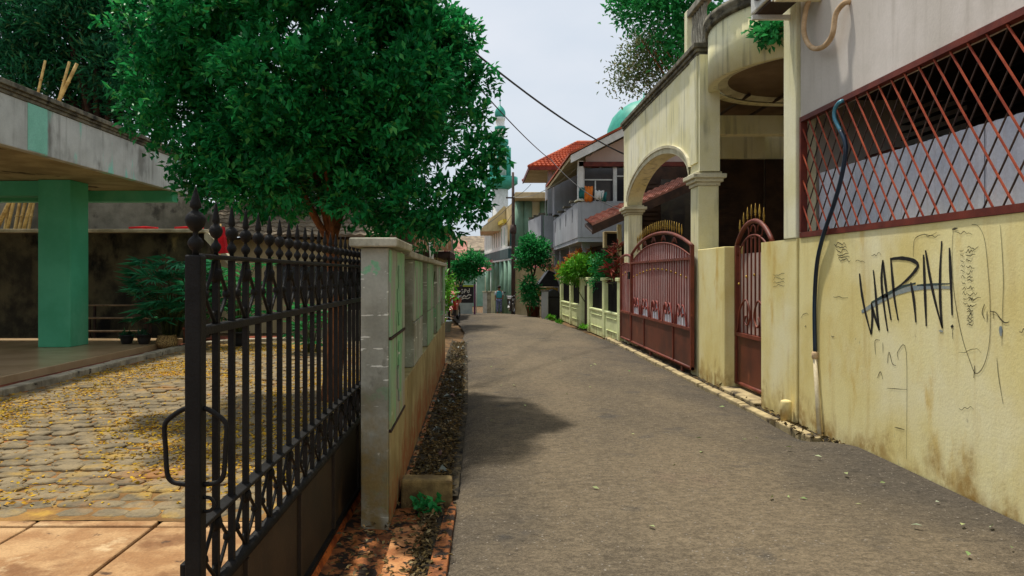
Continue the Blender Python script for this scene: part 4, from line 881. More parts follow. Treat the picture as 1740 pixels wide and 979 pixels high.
for yc in (12.7, 13.6, 14.6, 15.5, 16.4):      # leaf-like scrolls on the lower rail
    mb = MB()
    for s in (-1, 1):
        pts = smooth_line([(3.405, yc + s * .36, .78), (3.405, yc + s * .30, .95), (3.405, yc + s * .16, 1.13), (3.405, yc + s * .05, 1.05), (3.405, yc + s * .10, .93), (3.405, yc + s * .17, .98)], 4); mb.tube(pts, .014, 6)
    mb.build('scroll', M['pinkbar'], rg, fix=False)
    o = MB().prism([(yc - .28, .78), (yc + .28, .78), (yc + .20, 1.0), (yc + .06, 1.10), (yc - .06, 1.10), (yc - .20, 1.0)], 'x', 3.424, 3.429).build('pale_plate', M['panel'], rg)
for yc in (13.2, 14.0, 14.8, 15.6, 16.2):
    mb = MB(); zc = arch(yc, 12.05, 17, 2.12, .34) - .1
    mb.tube(smooth_line([(3.43, yc - .16, zc - .06), (3.43, yc - .05, zc + .05), (3.43, yc, zc - .03), (3.43, yc + .05, zc + .05), (3.43, yc + .16, zc - .06)], 4), .011, 5); mb.build('scroll', M['redgate'], rg, fix=False)
for y in (12.6, 15.0): box1('wheel_bracket', M['redplate'], rg, 3.41, 3.45, y, y + .1, .0, .08)
rg2 = redgate('narrow red gate leaf left of the wide red sliding gate', 'red_gate', 3.43, 17.03, 18.3, 2.06, .06, .75, .108, 8, 1.6, spears=False)
box1('lock_box', M['blackplastic'], rg2, 3.37, 3.399, 17.05, 17.15, 1.55, 1.72)
wk = redgate('narrow arched red wicket gate beside the graffiti wall', 'wicket_gate', 3.67, 9.32, 10.66, 2.06, .32, .80, .10, 9, 1.55, back=False)
box1('backing_sheet', M['house_pink'], wk, 3.70, 3.71, 9.38, 10.6, .83, 1.95)
for s, yc in ((1, 9.7), (-1, 10.25)):
    MB().tube(smooth_line([(3.645, yc - s * .3, .84), (3.645, yc - s * .2, 1.15), (3.645, yc + s * .05, 1.3), (3.645, yc + s * .2, 1.1), (3.645, yc + s * .1, .95), (3.645, yc, 1.0), (3.645, yc + s * .04, 1.08)], 5), .013, 6).build('scroll', M['redgate'], wk)
for yc in (9.75, 10.0, 10.25):
    MB().tube([(3.67, yc + .09 * math.cos(a), 2.24 + .09 * math.sin(a)) for a in [k * .55 for k in range(10)]], .011, 5).build('scroll', M['redgate'], wk)
# ------------------------------------------------------------------ yellow house with arched front and round balcony
yh = thing('arched_house', (5, 15, 0), 'yellow house with a wide street arch and a round corner balcony', 'house')
YA, YB = 11.98, 18.3; y0, y1 = 12.45, 17.75
def az(y):
    t = (y - (y0 + y1) / 2) / ((y1 - y0) / 2)
    return 3.33 + .70 * math.sqrt(max(0, 1 - t * t)) ** 1.15 if abs(t) < 1 else 3.33
mb = MB(); n = 44; L = [YA] + [y0 + (y1 - y0) * i / n for i in range(n + 1)] + [YB]
for i, y in enumerate(L): mb.v += [(X0, y, az(y)), (X0, y, 5.22), (3.83, y, 5.22), (3.83, y, az(y))]
for i in range(len(L) - 1):
    for j in range(4): mb.f.append((4 * i + j, 4 * i + (j + 1) % 4, 4 * i + 4 + (j + 1) % 4, 4 * i + 4 + j)); mb.sm.append(False)
e = 4 * (len(L) - 1); mb.f += [(0, 1, 2, 3), (e + 3, e + 2, e + 1, e)]; mb.sm += [False, False]
mb.build('arch_wall', M['cream'], yh)
mb = MB(); pts = [(y, az(y)) for y in L[1:-1]]
for k_, (o0, o1, xo) in enumerate(((.0, .10, .03), (.10, .15, .05))):
    vs = []
    for i, (y, z) in enumerate(pts):
        t = (y - 15.1) / 2.65; nn = Vector((0, t * .5, 1)).normalized()
        for o_ in (o0, o1): vs += [(X0 - xo, y + nn.y * o_, z + nn.z * o_), (X0 - .001, y + nn.y * o_, z + nn.z * o_)]
    mb.add(vs, [f for i in range(len(pts) - 1) for f in ((4 * i, 4 * i + 4, 4 * i + 6, 4 * i + 2), (4 * i + 2, 4 * i + 6, 4 * i + 7, 4 * i + 3), (4 * i, 4 * i + 1, 4 * i + 5, 4 * i + 4))])
mb.build('arch_trim', M['moulding'], yh)
box1('pilaster', M['cream'], yh, X0 - .025, X0 - .001, 11.985, 12.38, 3.48, 5.215)
for ya, yb in ((11.985, 12.43), (17.77, 18.295)):
    box1('column', M['cream'], yh, X0 + .005, 3.84, ya, yb, -.05, 3.10, bevel=.01)
    for i, (o_, z0, z1) in enumerate(((.02, 3.102, 3.16), (.06, 3.162, 3.22), (.10, 3.222, 3.29), (.04, 3.292, 3.328))): box1('capital', M['moulding'], yh, X0 - o_, 3.84 + o_, ya - o_, yb + o_, z0, z1, bevel=.008)
box1('pier_side', M['cream'], yh, X0 + .002, 3.83, 11.90, 11.978, 3.33, 5.215)
for o_, z0, z1 in ((.02, 5.222, 5.27), (.05, 5.272, 5.33), (.09, 5.332, 5.41)): box1('coping', M['coping'], yh, X0 - o_, 3.85 + o_, YA - o_, YB + .02, z0, z1, bevel=.01)
# round balcony drum
cx, cy, R = 5.2, 11.2, 1.70
for nm, prof, m in (('drum', [(R - .14, 4.62), (R, 4.60), (R, 5.42), (R - .14, 5.42)], M['cream']), ('drum_coping', [(R - .16, 5.424), (R + .03, 5.424), (R + .06, 5.47), (R + .04, 5.50), (R + .08, 5.53), (R + .08, 5.60), (R - .16, 5.60)], M['coping']), ('drum_ledge', [(R - .30, 4.685), (R - .26, 4.65), (R - .15, 4.635)], M['moulding'])):
    MB().lathe(prof, (cx, cy, 0), 56, a0=math.radians(75), a1=math.radians(285)).build(nm, m, yh)
MB().lathe([(R - .15, 4.69), (R - .15, 4.71), (.01, 4.715)], (cx, cy, 0), 48).build('drum_soffit', M['soffit'], yh)
box1('porch_ceiling', M['soffit'], yh, 4.15, 10, 8.6, 15.4, 4.80, 4.95)
for i in range(6):
    y = 11.98 + .135 * i
    MB().lathe([(.03, 0), (.035, .06), (.022, .1), (.042, .3), (.045, .36), (.02, .52), (.034, .62), (.03, .68)], (3.62, y, 5.415), 8).build('baluster', M['baluster'], yh)
box1('baluster_rail', M['baluster'], yh, 3.53, 3.72, 11.6, 12.76, 6.10, 6.22, bevel=.015); box1('baluster_post', M['cream'], yh, 3.54, 3.76, 12.765, 12.95, 5.413, 6.25, bevel=.012)
# porch interior
box1('painted_shade', M['brown_dark'], yh, 5.96, 6.55, 15.52, 15.6, -.05, 4.09); box1('end_wall', M['cream'], yh, 5.95, 10, 15.61, 15.7, -.05, 4.79); box1('end_wall', M['cream'], yh, 4.55, 5.948, 15.5, 15.7, 4.1, 4.79)  # first box: brown sheet painting porch shade over the cream end wall
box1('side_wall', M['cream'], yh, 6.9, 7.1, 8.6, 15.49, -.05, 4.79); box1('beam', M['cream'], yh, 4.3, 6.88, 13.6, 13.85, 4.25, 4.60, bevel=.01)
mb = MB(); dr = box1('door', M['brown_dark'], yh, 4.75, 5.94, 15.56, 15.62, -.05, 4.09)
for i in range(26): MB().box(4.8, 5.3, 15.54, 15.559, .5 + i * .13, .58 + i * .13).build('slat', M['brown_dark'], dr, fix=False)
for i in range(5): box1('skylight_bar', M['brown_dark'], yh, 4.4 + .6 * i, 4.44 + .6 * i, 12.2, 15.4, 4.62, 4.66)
box1('house_body', M['house_beige'], yh, 6.6, 12, 15.72, 23, -.05, 5.2); 
for i, y in enumerate((16.3, 18.2, 20.1)):
    f = box1('window', M['glass'], yh, 6.56, 6.598, y, y + 1.3, 1.0, 3.9)
    for z in (1.0, 2.4, 3.86): MB().box(6.53, 6.559, y, y + 1.3, z, z + .05).build('window_bar', M['brown_dark'], f, fix=False)
rw = box1('rear_wall', M['brown_dark'], yh, 4.5, 6.58, 22.8, 22.95, -.05, 5.0)
for i in range(30): MB().box(4.52, 5.4, 22.76, 22.798, .4 + i * .14, .48 + i * .14).build('slat', M['brown_dark'], rw, fix=False)
MB().box(5.5, 6.5, 22.76, 22.799, 1.0, 4.6).build('pane', M['glass'], rw, fix=False)
box1('porch_floor', M['tile_floor'], yh, 3.9, 7, 9.3, 22.5, -.12, .02)
lt = thing('lean_to_roof', (4.4, 20.6, 0), 'pink tiled lean-to roof with dark fascia behind the left column of the arch', 'roof')
a, b = Vector((2.95, 19.9, 2.98)), Vector((5.75, 19.9, 4.21))
tile_roof(lt, 'roof_tiles', [a, b, b + Vector((.1, 2.2, .30)), a + Vector((.1, 2.2, .30))], 8, 16, M['tile_pink'], .05)
MB().hexa([a + Vector((0, 0, -.24)), b + Vector((0, 0, -.24)), b + Vector((0, .06, -.24)), a + Vector((0, .06, -.24))], [a + Vector((0, 0, -.004)), b + Vector((0, 0, -.004)), b + Vector((0, .06, -.004)), a + Vector((0, .06, -.004))]).build('fascia', M['brown_dark'], lt)
MB().hexa([a + Vector((0, .07, -.2)), b + Vector((0, .07, -.2)), b + Vector((.1, 2.2, .12)), a + Vector((.1, 2.2, .12))], [a + Vector((0, .07, -.16)), b + Vector((0, .07, -.16)), b + Vector((.1, 2.2, .2)), a + Vector((.1, 2.2, .2))]).build('lining', M['brown_dark'], lt)
for yy in (20.1, 21.9): box1('post', M['cream'], lt, 4.0, 4.12, yy, yy + .12, -.05, 3.15)
ac2 = thing('air_conditioner', (4.0, 21.7, 2.3), 'small beige air conditioner unit under the lean-to roof', 'air conditioner')
box1('casing', M['house_beige'], ac2, 3.62, 4.15, 22.0, 22.3, 2.45, 2.95, bevel=.02); box1('bracket', M['brown_dark'], ac2, 3.66, 4.1, 22.02, 22.9, 2.40, 2.448); box1('grille', M['dark'], ac2, 3.70, 4.0, 21.985, 21.999, 2.52, 2.88)

# ------------------------------------------------------------------ pale green garden fence
def fx(y): return 3.43 - .0436 * (y - 18.4)
ff = thing('garden_fence', (3.2, 23, 0), 'pale green masonry fence with dark iron infill panels', 'fence')
def fseg(name, ya, yb, o0, o1, z0, z1, m, par=ff, bev=.01):
    b = [(fx(ya) + o0, ya), (fx(ya) + o1, ya), (fx(yb) + o1, yb), (fx(yb) + o0, yb)]
    return MB().hexa([(x, y, z0) for x, y in b], [(x, y, z1) for x, y in b]).build(name, m, par, bev)
posts = [18.45, 20.3, 22.5, 23.9, 26.0, 28.3]
for i, y in enumerate(posts):
    w_ = .34 if i in (2, 3) else .28
    fseg('post', y, y + w_, -.01, .24, -.1, 1.48, M['fence_green']); fseg('post_cap', y - .04, y + w_ + .04, -.05, .28, 1.483, 1.57, M['fence_green'])
for i in range(5):
    if i == 2: 
        fseg('gap_wall', posts[2] + .342, posts[3] - .002, .1, .2, -.1, 1.3, M['brown_dark']); continue
    a, b = posts[i] + (.344 if i == 3 else .284), posts[i + 1] - .004
    fseg('plinth', a, b, .02, .2, -.1, .60, M['fence_green']); fseg('plinth_cap', a, b, -.01, .23, .603, .66, M['fence_green'])
    for z0, z1 in ((.14, .16), (.48, .50)): fseg('plinth_band', a + .15, b - .15, .0, .018, z0, z1, M['fence_green'])
    pn = fseg('infill', a, b, .10, .11, .665, 1.40, M['dark'], bev=0); k = int((b - a) / .15)
    for j in range(1, k): 
        y = a + (b - a) * j / k; MB().box(fx(y) + .07, fx(y) + .09, y - .01, y + .01, .67, 1.42).build('infill_bar', M['black'], pn, fix=False)
    fseg('rail', a, b, .06, .12, 1.423, 1.46, M['black'], bev=0)

# ------------------------------------------------------------------ grey two-storey house with gable
h2 = thing('balcony_house', (5.5, 28, 0), 'two-storey house with grey balcony parapet and pinkish gable', 'house')
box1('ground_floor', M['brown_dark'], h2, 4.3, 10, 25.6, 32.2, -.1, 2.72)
for y in (24.5, 28.0, 31.5): box1('column', M['house_grey'], h2, 3.3, 3.55, y, y + .25, -.1, 2.72)
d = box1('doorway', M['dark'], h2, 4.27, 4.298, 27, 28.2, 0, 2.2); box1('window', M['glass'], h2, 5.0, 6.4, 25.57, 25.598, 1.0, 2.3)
box1('balcony_slab', M['house_grey'], h2, 3.10, 10, 24.02, 32.4, 2.722, 2.86)
box1('parapet', M['house_grey'], h2, 3.08, 3.22, 24.0, 32.45, 2.862, 4.02, bevel=.01); box1('parapet', M['house_grey'], h2, 3.222, 9, 24.0, 24.14, 2.862, 4.05, bevel=.01)
box1('parapet_cap', M['moulding'], h2, 3.03, 3.30, 23.95, 24.5, 4.053, 4.10, bevel=.01)
for y in (25.3, 27.3, 29.3, 31.2):
    box1('newel', M['house_grey'], h2, 3.04, 3.26, y, y + .25, 4.022, 4.12); box1('newel_cap', M['coping'], h2, 2.98, 3.32, y - .06, y + .31, 4.122, 4.20, bevel=.01)
    box1('slot', M['dark'], h2, 3.072, 3.0795, y + .09, y + .17, 3.45, 3.9)
box1('upper_wall', M['house_grey'], h2, 4.1, 10, 25.4, 32.2, 2.862, 5.45)
fr = box1('window', M['glass'], h2, 3.32, 4.30, 24.42, 24.45, 4.1, 5.2)
for a_ in ((3.30, 3.36, 24.38, 24.418, 4.08, 5.2), (3.37, 4.29, 24.39, 24.418, 4.78, 4.82), (3.7, 3.74, 24.385, 24.418, 4.1, 4.77)): MB().box(*a_).build('window_trim', M['white'], fr, fix=False)
fr = box1('window', M['glass'], h2, 4.44, 6.6, 24.42, 24.45, 4.1, 5.2)
for a_ in ((4.31, 4.43, 24.36, 24.45, 4.06, 5.215), (4.44, 6.6, 24.39, 24.418, 4.90, 4.94)): MB().box(*a_).build('window_trim', M['white'], fr, fix=False)
for y in (26.2, 28.4, 30.2): box1('side_window', M['glass'], h2, 4.06, 4.098, y, y + 1.3, 3.0, 5.1)
box1('veranda_post', M['white'], h2, 3.12, 3.3, 24.2, 24.4, 4.06, 5.4)
zr = lambda x: 5.5 + .513 * (x - 2.82)
MB().prism([(3.4, 5.35), (9.2, 5.35), (6.3, zr(6.3) - .3), (3.4, zr(3.4) - .25)], 'y', 24.35, 24.5).build('gable', M['house_pink'], h2)
box1('lintel', M['frame'], h2, 3.15, 9, 24.2, 24.34, 5.22, 5.37)
for s in (1, -1):
    q = [(2.82, zr(2.82)), (6.3, zr(6.3)), (6.3, zr(6.3) - .12), (2.82, zr(2.82) - .12)] if s == 1 else [(9.78, zr(2.82)), (6.302, zr(6.3)), (6.302, zr(6.3) - .12), (9.78, zr(2.82) - .12)]
    MB().prism(q, 'y', 23.72, 32.4).build('roof_deck', M['house_beige'], h2)
    q2 = [(p[0], p[1] + .125) if i < 2 else (p[0], p[1] + .122) for i, p in enumerate(q)]
    MB().prism([(q[0][0] - s * .06, q[0][1] + .003), (q[1][0], q[1][1] + .003), (q[1][0], q[1][1] + .09), (q[0][0] - s * .06, q[0][1] + .07)], 'y', 23.62, 32.42).build('roof_cover', M['tile'], h2)
    MB().prism([(q[0][0], q[0][1] - .004), (q[1][0], q[1][1] - .004), (q[1][0], q[1][1] - .27), (q[0][0], q[0][1] - .25)], 'y', 23.66, 23.715).build('bargeboard', M['white'], h2)
for lab, nm, px, py, w_, h_, m in (('orange cloth hung over the grey balcony parapet', 'laundry', 1000, 320, .26, .5, 'orange_cloth'), ('teal cloth on the balcony parapet left of the orange one', 'laundry', 989, 322, .2, .36, 'teal_cloth'), ('white cloth on the balcony parapet right of the orange one', 'laundry', 1018, 327, .3, .3, 'white'), ('dark teal cloth at the right end of the balcony laundry', 'laundry', 1026, 330, .16, .3, 'teal_cloth')):
    p = at(px, py, 23.96); mb = MB(); K = 7
    for i in range(K + 1):
        for j in range(5): mb.v.append((p.x - w_ / 2 + w_ * i / K + .01 * math.sin(j * 2 + i), 23.95 - .05 * math.sin(math.pi * j / 4) - .025 * math.sin(i * 1.9 + j), p.z + .06 - h_ * j / 4 + .02 * math.sin(i * 2.2)))
    for i in range(K):
        for j in range(4): mb.f.append((i * 5 + j, i * 5 + j + 1, i * 5 + 6 + j, i * 5 + 5 + j)); mb.sm.append(True)
    o = mb.build(nm, M[m], fix=False); s_ = o.modifiers.new('solid', 'SOLIDIFY'); s_.thickness = .012; tag(o, lab, 'laundry', 'washing on the balcony')

# ------------------------------------------------------------------ hip-roofed house beyond
h3 = thing('hip_roof_house', (5, 35, -.3), 'house with orange hipped tile roof and small grey balcony', 'house')
box1('wall', M['house_grey'], h3, 3.2, 9, 32.9, 38, -.5, 6.3); box1('door', M['dark'], h3, 3.16, 3.198, 34, 35.4, 3.0, 5.6); box1('window', M['glass'], h3, 3.16, 3.198, 36, 37.4, 3.6, 5.4); box1('garage', M['house_beige'], h3, 3.14, 3.198, 33.1, 37.8, -.4, 2.5)
box1('awning', M['awning'], h3, 2.5, 3.13, 33.0, 36.5, 2.0, 2.12); box1('pillar', M['house_grey'], h3, 2.9, 3.1, 32.95, 33.15, 4.4, 6.3)
bq = [(2.56, 32.6), (2.2, 35.8), (3.19, 35.8), (3.19, 32.6)]
MB().prism(bq, 'z', 2.85, 2.95).build('balcony_slab', M['house_grey'], h3)
MB().prism([(2.56, 32.6), (2.2, 35.8), (2.34, 35.8), (2.68, 32.74)], 'z', 2.952, 4.27).build('parapet', M['house_grey'], h3); MB().prism([(2.70, 32.6), (2.70, 32.74), (3.19, 32.74), (3.19, 32.6)], 'z', 2.952, 4.27).build('parapet', M['house_grey'], h3)
for t in (.05, .45, .85):
    x, y = 2.56 - .36 * t, 32.6 + 3.2 * t; box1('newel_cap', M['coping'], h3, x - .06, x + .22, y, y + .34, 4.33, 4.41); box1('newel', M['house_grey'], h3, x, x + .16, y + .05, y + .29, 4.272, 4.328)
    box1('slot', M['dark'], h3, x - .012, x + .01, y + .12, y + .2, 3.7, 4.1)
E = 6.43; A = (2.02, 32.5, E); B_ = (9.6, 32.5, E); C_ = (9.6, 37.4, E); D_ = (2.02, 37.4, E); R1, R2 = (4.45, 34.95, 7.92), (7.2, 34.95, 7.92)
box1('soffit', M['house_beige'], h3, 2.05, 9.57, 32.53, 37.37, 6.31, 6.40)
tile_roof(h3, 'roof_tiles', [A, B_, R2, R1], 14, 40, M['tile'], .07)
MB().add([A, D_, R1, B_, C_, R2], [(0, 2, 1), (3, 4, 5), (1, 2, 5, 4)]).build('roof_plane', M['tile'], h3, fix=False)
MB().tube([R1, R2], .11, 8).build('ridge', M['tile'], h3); MB().tube([A, R1], .09, 8).build('hip_ridge', M['tile'], h3); MB().tube([D_, R1], .09, 8).build('hip_ridge', M['tile'], h3)
box1('fascia', M['frame'], h3, 2.0, 2.045, 32.47, 37.43, 6.28, 6.44); box1('fascia', M['frame'], h3, 2.05, 9.6, 32.47, 32.525, 6.28, 6.43)

# ------------------------------------------------------------------ prayer hall with green columns, minaret and dome
ph = thing('prayer_hall', (3, 48, -.8), 'pale two-storey hall with sage green columns at the street bend', 'building')
g0 = gz(46) - .2
Q = [(2.3, 43), (.0, 60), (6, 60), (6, 43)]
MB().prism([(1.9, 43.6), (.35, 58), (6, 58), (6, 43.6)], 'z', g0, 6.0).build('wall', M['house_beige'], ph)
MB().prism([(1.5, 43), (-.15, 59), (6, 59), (6, 43)], 'z', 2.50, 2.60).build('slab_edge', M['white'], ph); MB().prism([(1.46, 43.02), (-.1, 58.9), (6, 58.9), (6, 43.02)], 'z', 2.602, 3.2).build('slab_band', M['teal_dark'], ph); MB().prism([(1.5, 43), (-.15, 59), (6, 59), (6, 43)], 'z', 3.202, 3.32).build('slab_edge', M['white'], ph)
def lerp2(t, o=0): return (1.62 - 1.6 * t + o, 43.2 + 15.2 * t)
for t in (0, .12, .26, .42, .6, .8):
    x, y = lerp2(t, .05); MB().lathe([(.22, g0), (.22, 2.49)], (x, y, 0), 12).build('column', M['mosque_green'], ph)
MB().prism([lerp2(.16), lerp2(.95), lerp2(.95, .15), lerp2(.16, .15)], 'z', 3.322, 4.75).build('panel_wall', M['white'], ph)
for i in range(9): 
    x, y = lerp2(.18 + .085 * i, -.03); MB().box(x, x + .03, y, y + .12, 3.5, 4.6).build('panel_rib', M['mosque_green'], ph, fix=False)
MB().bar(Vector((*lerp2(.12, -.1), 4.95)), Vector((*lerp2(.97, -.1), 4.95)), .22).build('rail', M['yellow_rail'], ph)
box1('railing', M['teal_dark'], ph, 1.55, 2.3, 43.1, 43.16, 3.33, 4.3)
for x in (2.15, 2.6, 3.6): MB().lathe([(.28, 3.33), (.28, 5.95)], (x, 43.2, 0), 14).build('column', M['mosque_green'], ph)
box1('canopy_slab', M['house_beige'], ph, 1.8, 5.5, 41.5, 46, 5.96, 6.32, bevel=.03)
box1('inner_wall', M['cream'], ph, 1.92, 5.4, 43.4, 43.59, 3.33, 5.95)
MB().prism([(-.2, 4.55), (1.35, 6.1), (1.45, 6.05), (1.45, 4.5), (-.2, 4.45)], 'y', 47.5, 53).build('gable_awning', M['house_beige'], ph)
mn = thing('minaret', (2.1, 92, -1.6), 'slim pale minaret with teal bands and bulb rising beside the big tree', 'minaret')
def ring(nm, prof, m, n=14): MB().lathe(prof, (2.12, 92, 0), n).build(nm, m, mn)
ring('shaft', [(1.0, -1.6), (1.0, 12.3)], M['white']); ring('gallery', [(1.1, 12.3), (2.2, 13.0), (2.2, 13.8), (1.9, 13.8), (1.2, 13.3)], M['teal']); ring('upper_shaft', [(.8, 13.3), (.7, 18.5)], M['white'])
for a in range(6):
    t = a * math.pi / 3 + .3; MB().lathe([(.18, 13.4), (.18, 17.6)], (2.12 + 1.25 * math.cos(t), 92 + 1.25 * math.sin(t), 0), 8).build('colonnette', M['teal'], mn)
ring('upper_gallery', [(.75, 17.6), (1.05, 18.0), (1.05, 18.5), (.6, 18.5)], M['teal']); ring('lantern', [(.5, 18.5), (.5, 19.6), (.66, 19.7), (.66, 20.2), (.55, 20.25), (.55, 20.9), (.64, 21.0), (.64, 21.3)], M['white'])
ring('band', [(.67, 19.75), (.69, 20.15)], M['teal']); ring('bulb', [(.56, 21.3), (.68, 21.6), (.66, 22.0), (.5, 22.4), (.22, 22.7), (.06, 22.85), (.05, 23.0)], M['teal']); MB().tube([(2.12, 92, 22.9), (2.12, 92, 24.2)], .05, 6).build('spire', M['teal_dark'], mn); ring('spire_ball', [(.03, 23.3), (.16, 23.45), (.03, 23.6)], M['teal'], 8)
mq = thing('mosque', (17, 84, -1.6), 'mosque with a large teal dome behind the houses on the right', 'mosque')
box1('wall', M['white'], mq, 10, 26, 78, 92, -1.7, 14.5); MB().lathe([(3.9, 14.4), (3.9, 16.4)], (17.9, 82, 0), 28).build('drum', M['white'], mq)
MB().lathe([(4.05, 16.4), (4.15, 17.2), (4.0, 18.4), (3.5, 19.6), (2.7, 20.5), (1.6, 21.2), (.6, 21.55), (.1, 21.9), (.05, 22.6)], (17.9, 82, -.5), 32).build('dome', M['teal'], mq)

# ------------------------------------------------------------------ pole, wires
up = thing('utility_pole', (1.72, 42, gz(42) - .1), 'rusty street pole with loops of cable at the far bend', 'pole')
p0 = at(872, 530, 42); MB().tube([(1.72, 42, gz(42) - .1), (1.72, 42, 4.2), (1.70, 42, 7.5)], [.13, .11, .07], 10).build('shaft', M['pole'], up)
box1('cross_arm', M['pole'], up, 1.3, 2.15, 41.9, 41.98, 6.0, 6.08); MB().lathe([(.16, 0), (.19, .2), (.16, .5)], (1.72, 42, 4.0), 10).build('junction', M['pole'], up)
up2 = thing('cable_post', (-1.28, 12.3, 0), 'thin reddish post rising out of the big tree', 'pole')
MB().tube([(-1.28, 12.3, -.05), (-1.28, 12.3, 3.5), (-1.27, 12.3, 6.6)], [.045, .04, .035], 8).build('shaft', M['pole'], up2); box1('insulator', M['white'], up2, -1.33, -1.22, 12.25, 12.35, 6.3, 6.36)
def wire(lab, a, b, sag, r, m='wire', k=18):
    pts = [Vector(a).lerp(Vector(b), t / k) - Vector((0, 0, sag * 4 * (t / k) * (1 - t / k))) for t in range(k + 1)]
    tag(MB().tube(pts, r, 5).build('cable', M[m], fix=False), lab, 'cable', 'overhead cables')
wire('thick twisted cable from the tree down to the pinkish gable', (-1.28, 12.3, 6.33), at(1062, 263, 23.6), .25, .022); wire('twisted cable beside the thick one, down to the pinkish gable', (-1.28, 12.32, 6.37), at(1063, 262, 23.6), .30, .012)
wire('cable from the tree down to the orange hip roof', (-1.26, 12.3, 6.2), at(936, 272, 32.4), .2, .017); wire('pale cable from the street pole to the grey house veranda', (1.7, 42, 6.1), at(1012, 256, 23.6), .5, .014, 'wire_pale')
wire('dark cable dropping from the balcony house to the arch column', at(935, 270, 25.0), at(1060, 358, 19.8), .25, .012); wire('lower cable from the street pole towards the left houses', (1.7, 42, 5.8), (-2.2, 33, 3.4), .6, .014); wire('upper cable from the street pole to the hip-roofed house', (1.7, 42, 6.05), (2.4, 37, 6.2), .1, .012); wire('cable loop from the street pole to the prayer hall', (1.7, 42, 5.2), (.6, 54, 4.9), .4, .014)

# ------------------------------------------------------------------ left far side
wh = thing('plank_house', (-3, 30, -.1), 'shack with pale vertical plank front at the far left', 'house')
box1('wall', M['house_beige'], wh, -6, -1.72, 28, 33, -.3, 2.3); 
for i in range(12): box1('plank', M['wood'], wh, -3.0 + i * .15, -3.0 + i * .15 + .14, 27.75, 27.79, 2.55, 3.30)
box1('awning', M['tile_grey'], wh, -6.2, -1.2, 27.6, 33.2, 3.303, 3.36); box1('shade', M['brown_dark'], wh, -6, -1.25, 27.8, 33, 2.302, 2.54); box1('post', M['brown_dark'], wh, -1.35, -1.25, 27.9, 28.0, -.2, 2.30); box1('window', M['glass'], wh, -3.5, -2.5, 27.96, 27.998, 1.0, 2.0)
MB().prism([(-3.2, 3.365), (-1.9, 3.365), (-1.95, 3.7), (-2.3, 4.0), (-2.6, 3.95), (-2.9, 4.1)], 'y', 27.9, 30).build('tarpaulin', M['house_beige'], wh)
vent = MB().tube(smooth_line([(-1.02, 14.8, 0), (-1.02, 14.8, 1.5), (-1.04, 14.8, 2.0), (-1.05, 14.8, 2.3)], 3), .045, 8).build('vent_pipe', M['white']); tag(vent, 'white upright pipe at the far end of the grey wall', 'pipe')
for lab, xa, xb, ya, yb, h_, m, rm in (('far house with brownish tile roof down the street', -4.2, -1.7, 56, 64, 2.6, 'house_beige', 'tile_pink'), ('far grey house behind the brown roofed one', -3.6, .2, 78, 88, 4.2, 'mosque_green', 'tile_grey'), ('low white house beside the signboard', -6, -2.2, 39, 47, 2.4, 'white', 'tile_grey')):
    t = thing('far_house', ((xa + xb) / 2, ya, gz(ya)), lab, 'house'); box1('wall', M[m], t, xa, xb, ya, yb, gz(ya) - .3, h_); zz = h_ + .02
    f = box1('window', M['glass'], t, (xa + xb) / 2 - .5, (xa + xb) / 2 + .5, ya - .04, ya - .002, h_ - 1.8, h_ - .6); MB().box((xa + xb) / 2 - .04, (xa + xb) / 2 + .04, ya - .06, ya - .041, h_ - 1.8, h_ - .6).build('mullion', M['white'], f, fix=False)
    MB().add([(xa - .4, ya - .4, zz), (xb + .4, ya - .4, zz), (xb + .4, yb + .4, zz), (xa - .4, yb + .4, zz), (xa - .4, (ya + yb) / 2, zz + 1.8), (xb + .4, (ya + yb) / 2, zz + 1.8)], [(0, 1, 5, 4), (2, 3, 4, 5), (1, 2, 5), (3, 0, 4), (0, 3, 2, 1)]).build('roof', M[rm], t)
sg = thing('signboard', (-.95, 38, gz(38)), 'dark freestanding signboard with white scrawled lettering and lime top edge', 'sign')
zb = gz(38); box1('board', M['sign_dark'], sg, -1.46, -.50, 38, 38.06, zb + .62, zb + 1.45); box1('top_strip', M['lime'], sg, -1.46, -.50, 37.99, 38.07, zb + 1.452, zb + 1.54); box1('lower_board', M['sign_grey'], sg, -1.30, -.55, 38, 38.05, zb + .05, zb + .615)
for x in (-1.52, -.49): box1('post', M['purple'], sg, x, x + .1, 38, 38.1, zb - .1, zb + 1.6)
mb = MB()
def bs(pts, w_=.035):
    L_ = smooth_line([Vector((-1.40 + u * .86, 37.992, zb + .68 + v_ * .72)) for u, v_ in pts], 3)
    for i in range(len(L_) - 1):
        d = (L_[i + 1] - L_[i]).normalized(); nn = Vector((-d.z, 0, d.x)) * w_ / 2; mb.add([L_[i] - nn, L_[i] + nn, L_[i + 1] + nn, L_[i + 1] - nn], [(0, 1, 2, 3)])
bs([(.42, .88), (.30, .86), (.28, .66), (.40, .62), (.43, .74), (.36, .74)]); bs([(.50, .62), (.52, .90), (.62, .82), (.52, .74)]); bs([(.80, .96), (.78, .66), (.68, .70), (.70, .80), (.79, .78)])
bs([(.10, .30), (.25, .42), (.35, .30), (.5, .45), (.6, .34), (.75, .50), (.92, .46)], .05); bs([(.3, .16), (.5, .26), (.7, .22), (.85, .34)], .04); bs([(.12, .52), (.2, .46), (.3, .54)], .03)
mb.build('lettering', M['white'], sg, fix=False)
P = []
for t in np.linspace(0, 1, 60):
    p = Vector((-1.9, 33, 3.0)).lerp(Vector((.6, 50, 2.7)), t); P.append((p.x, p.y, p.z - .9 * 4 * t * (1 - t) * .4))
bn = thing('bunting', (-1, 40, 0), 'string of white and red bunting hung across the far street', 'bunting')
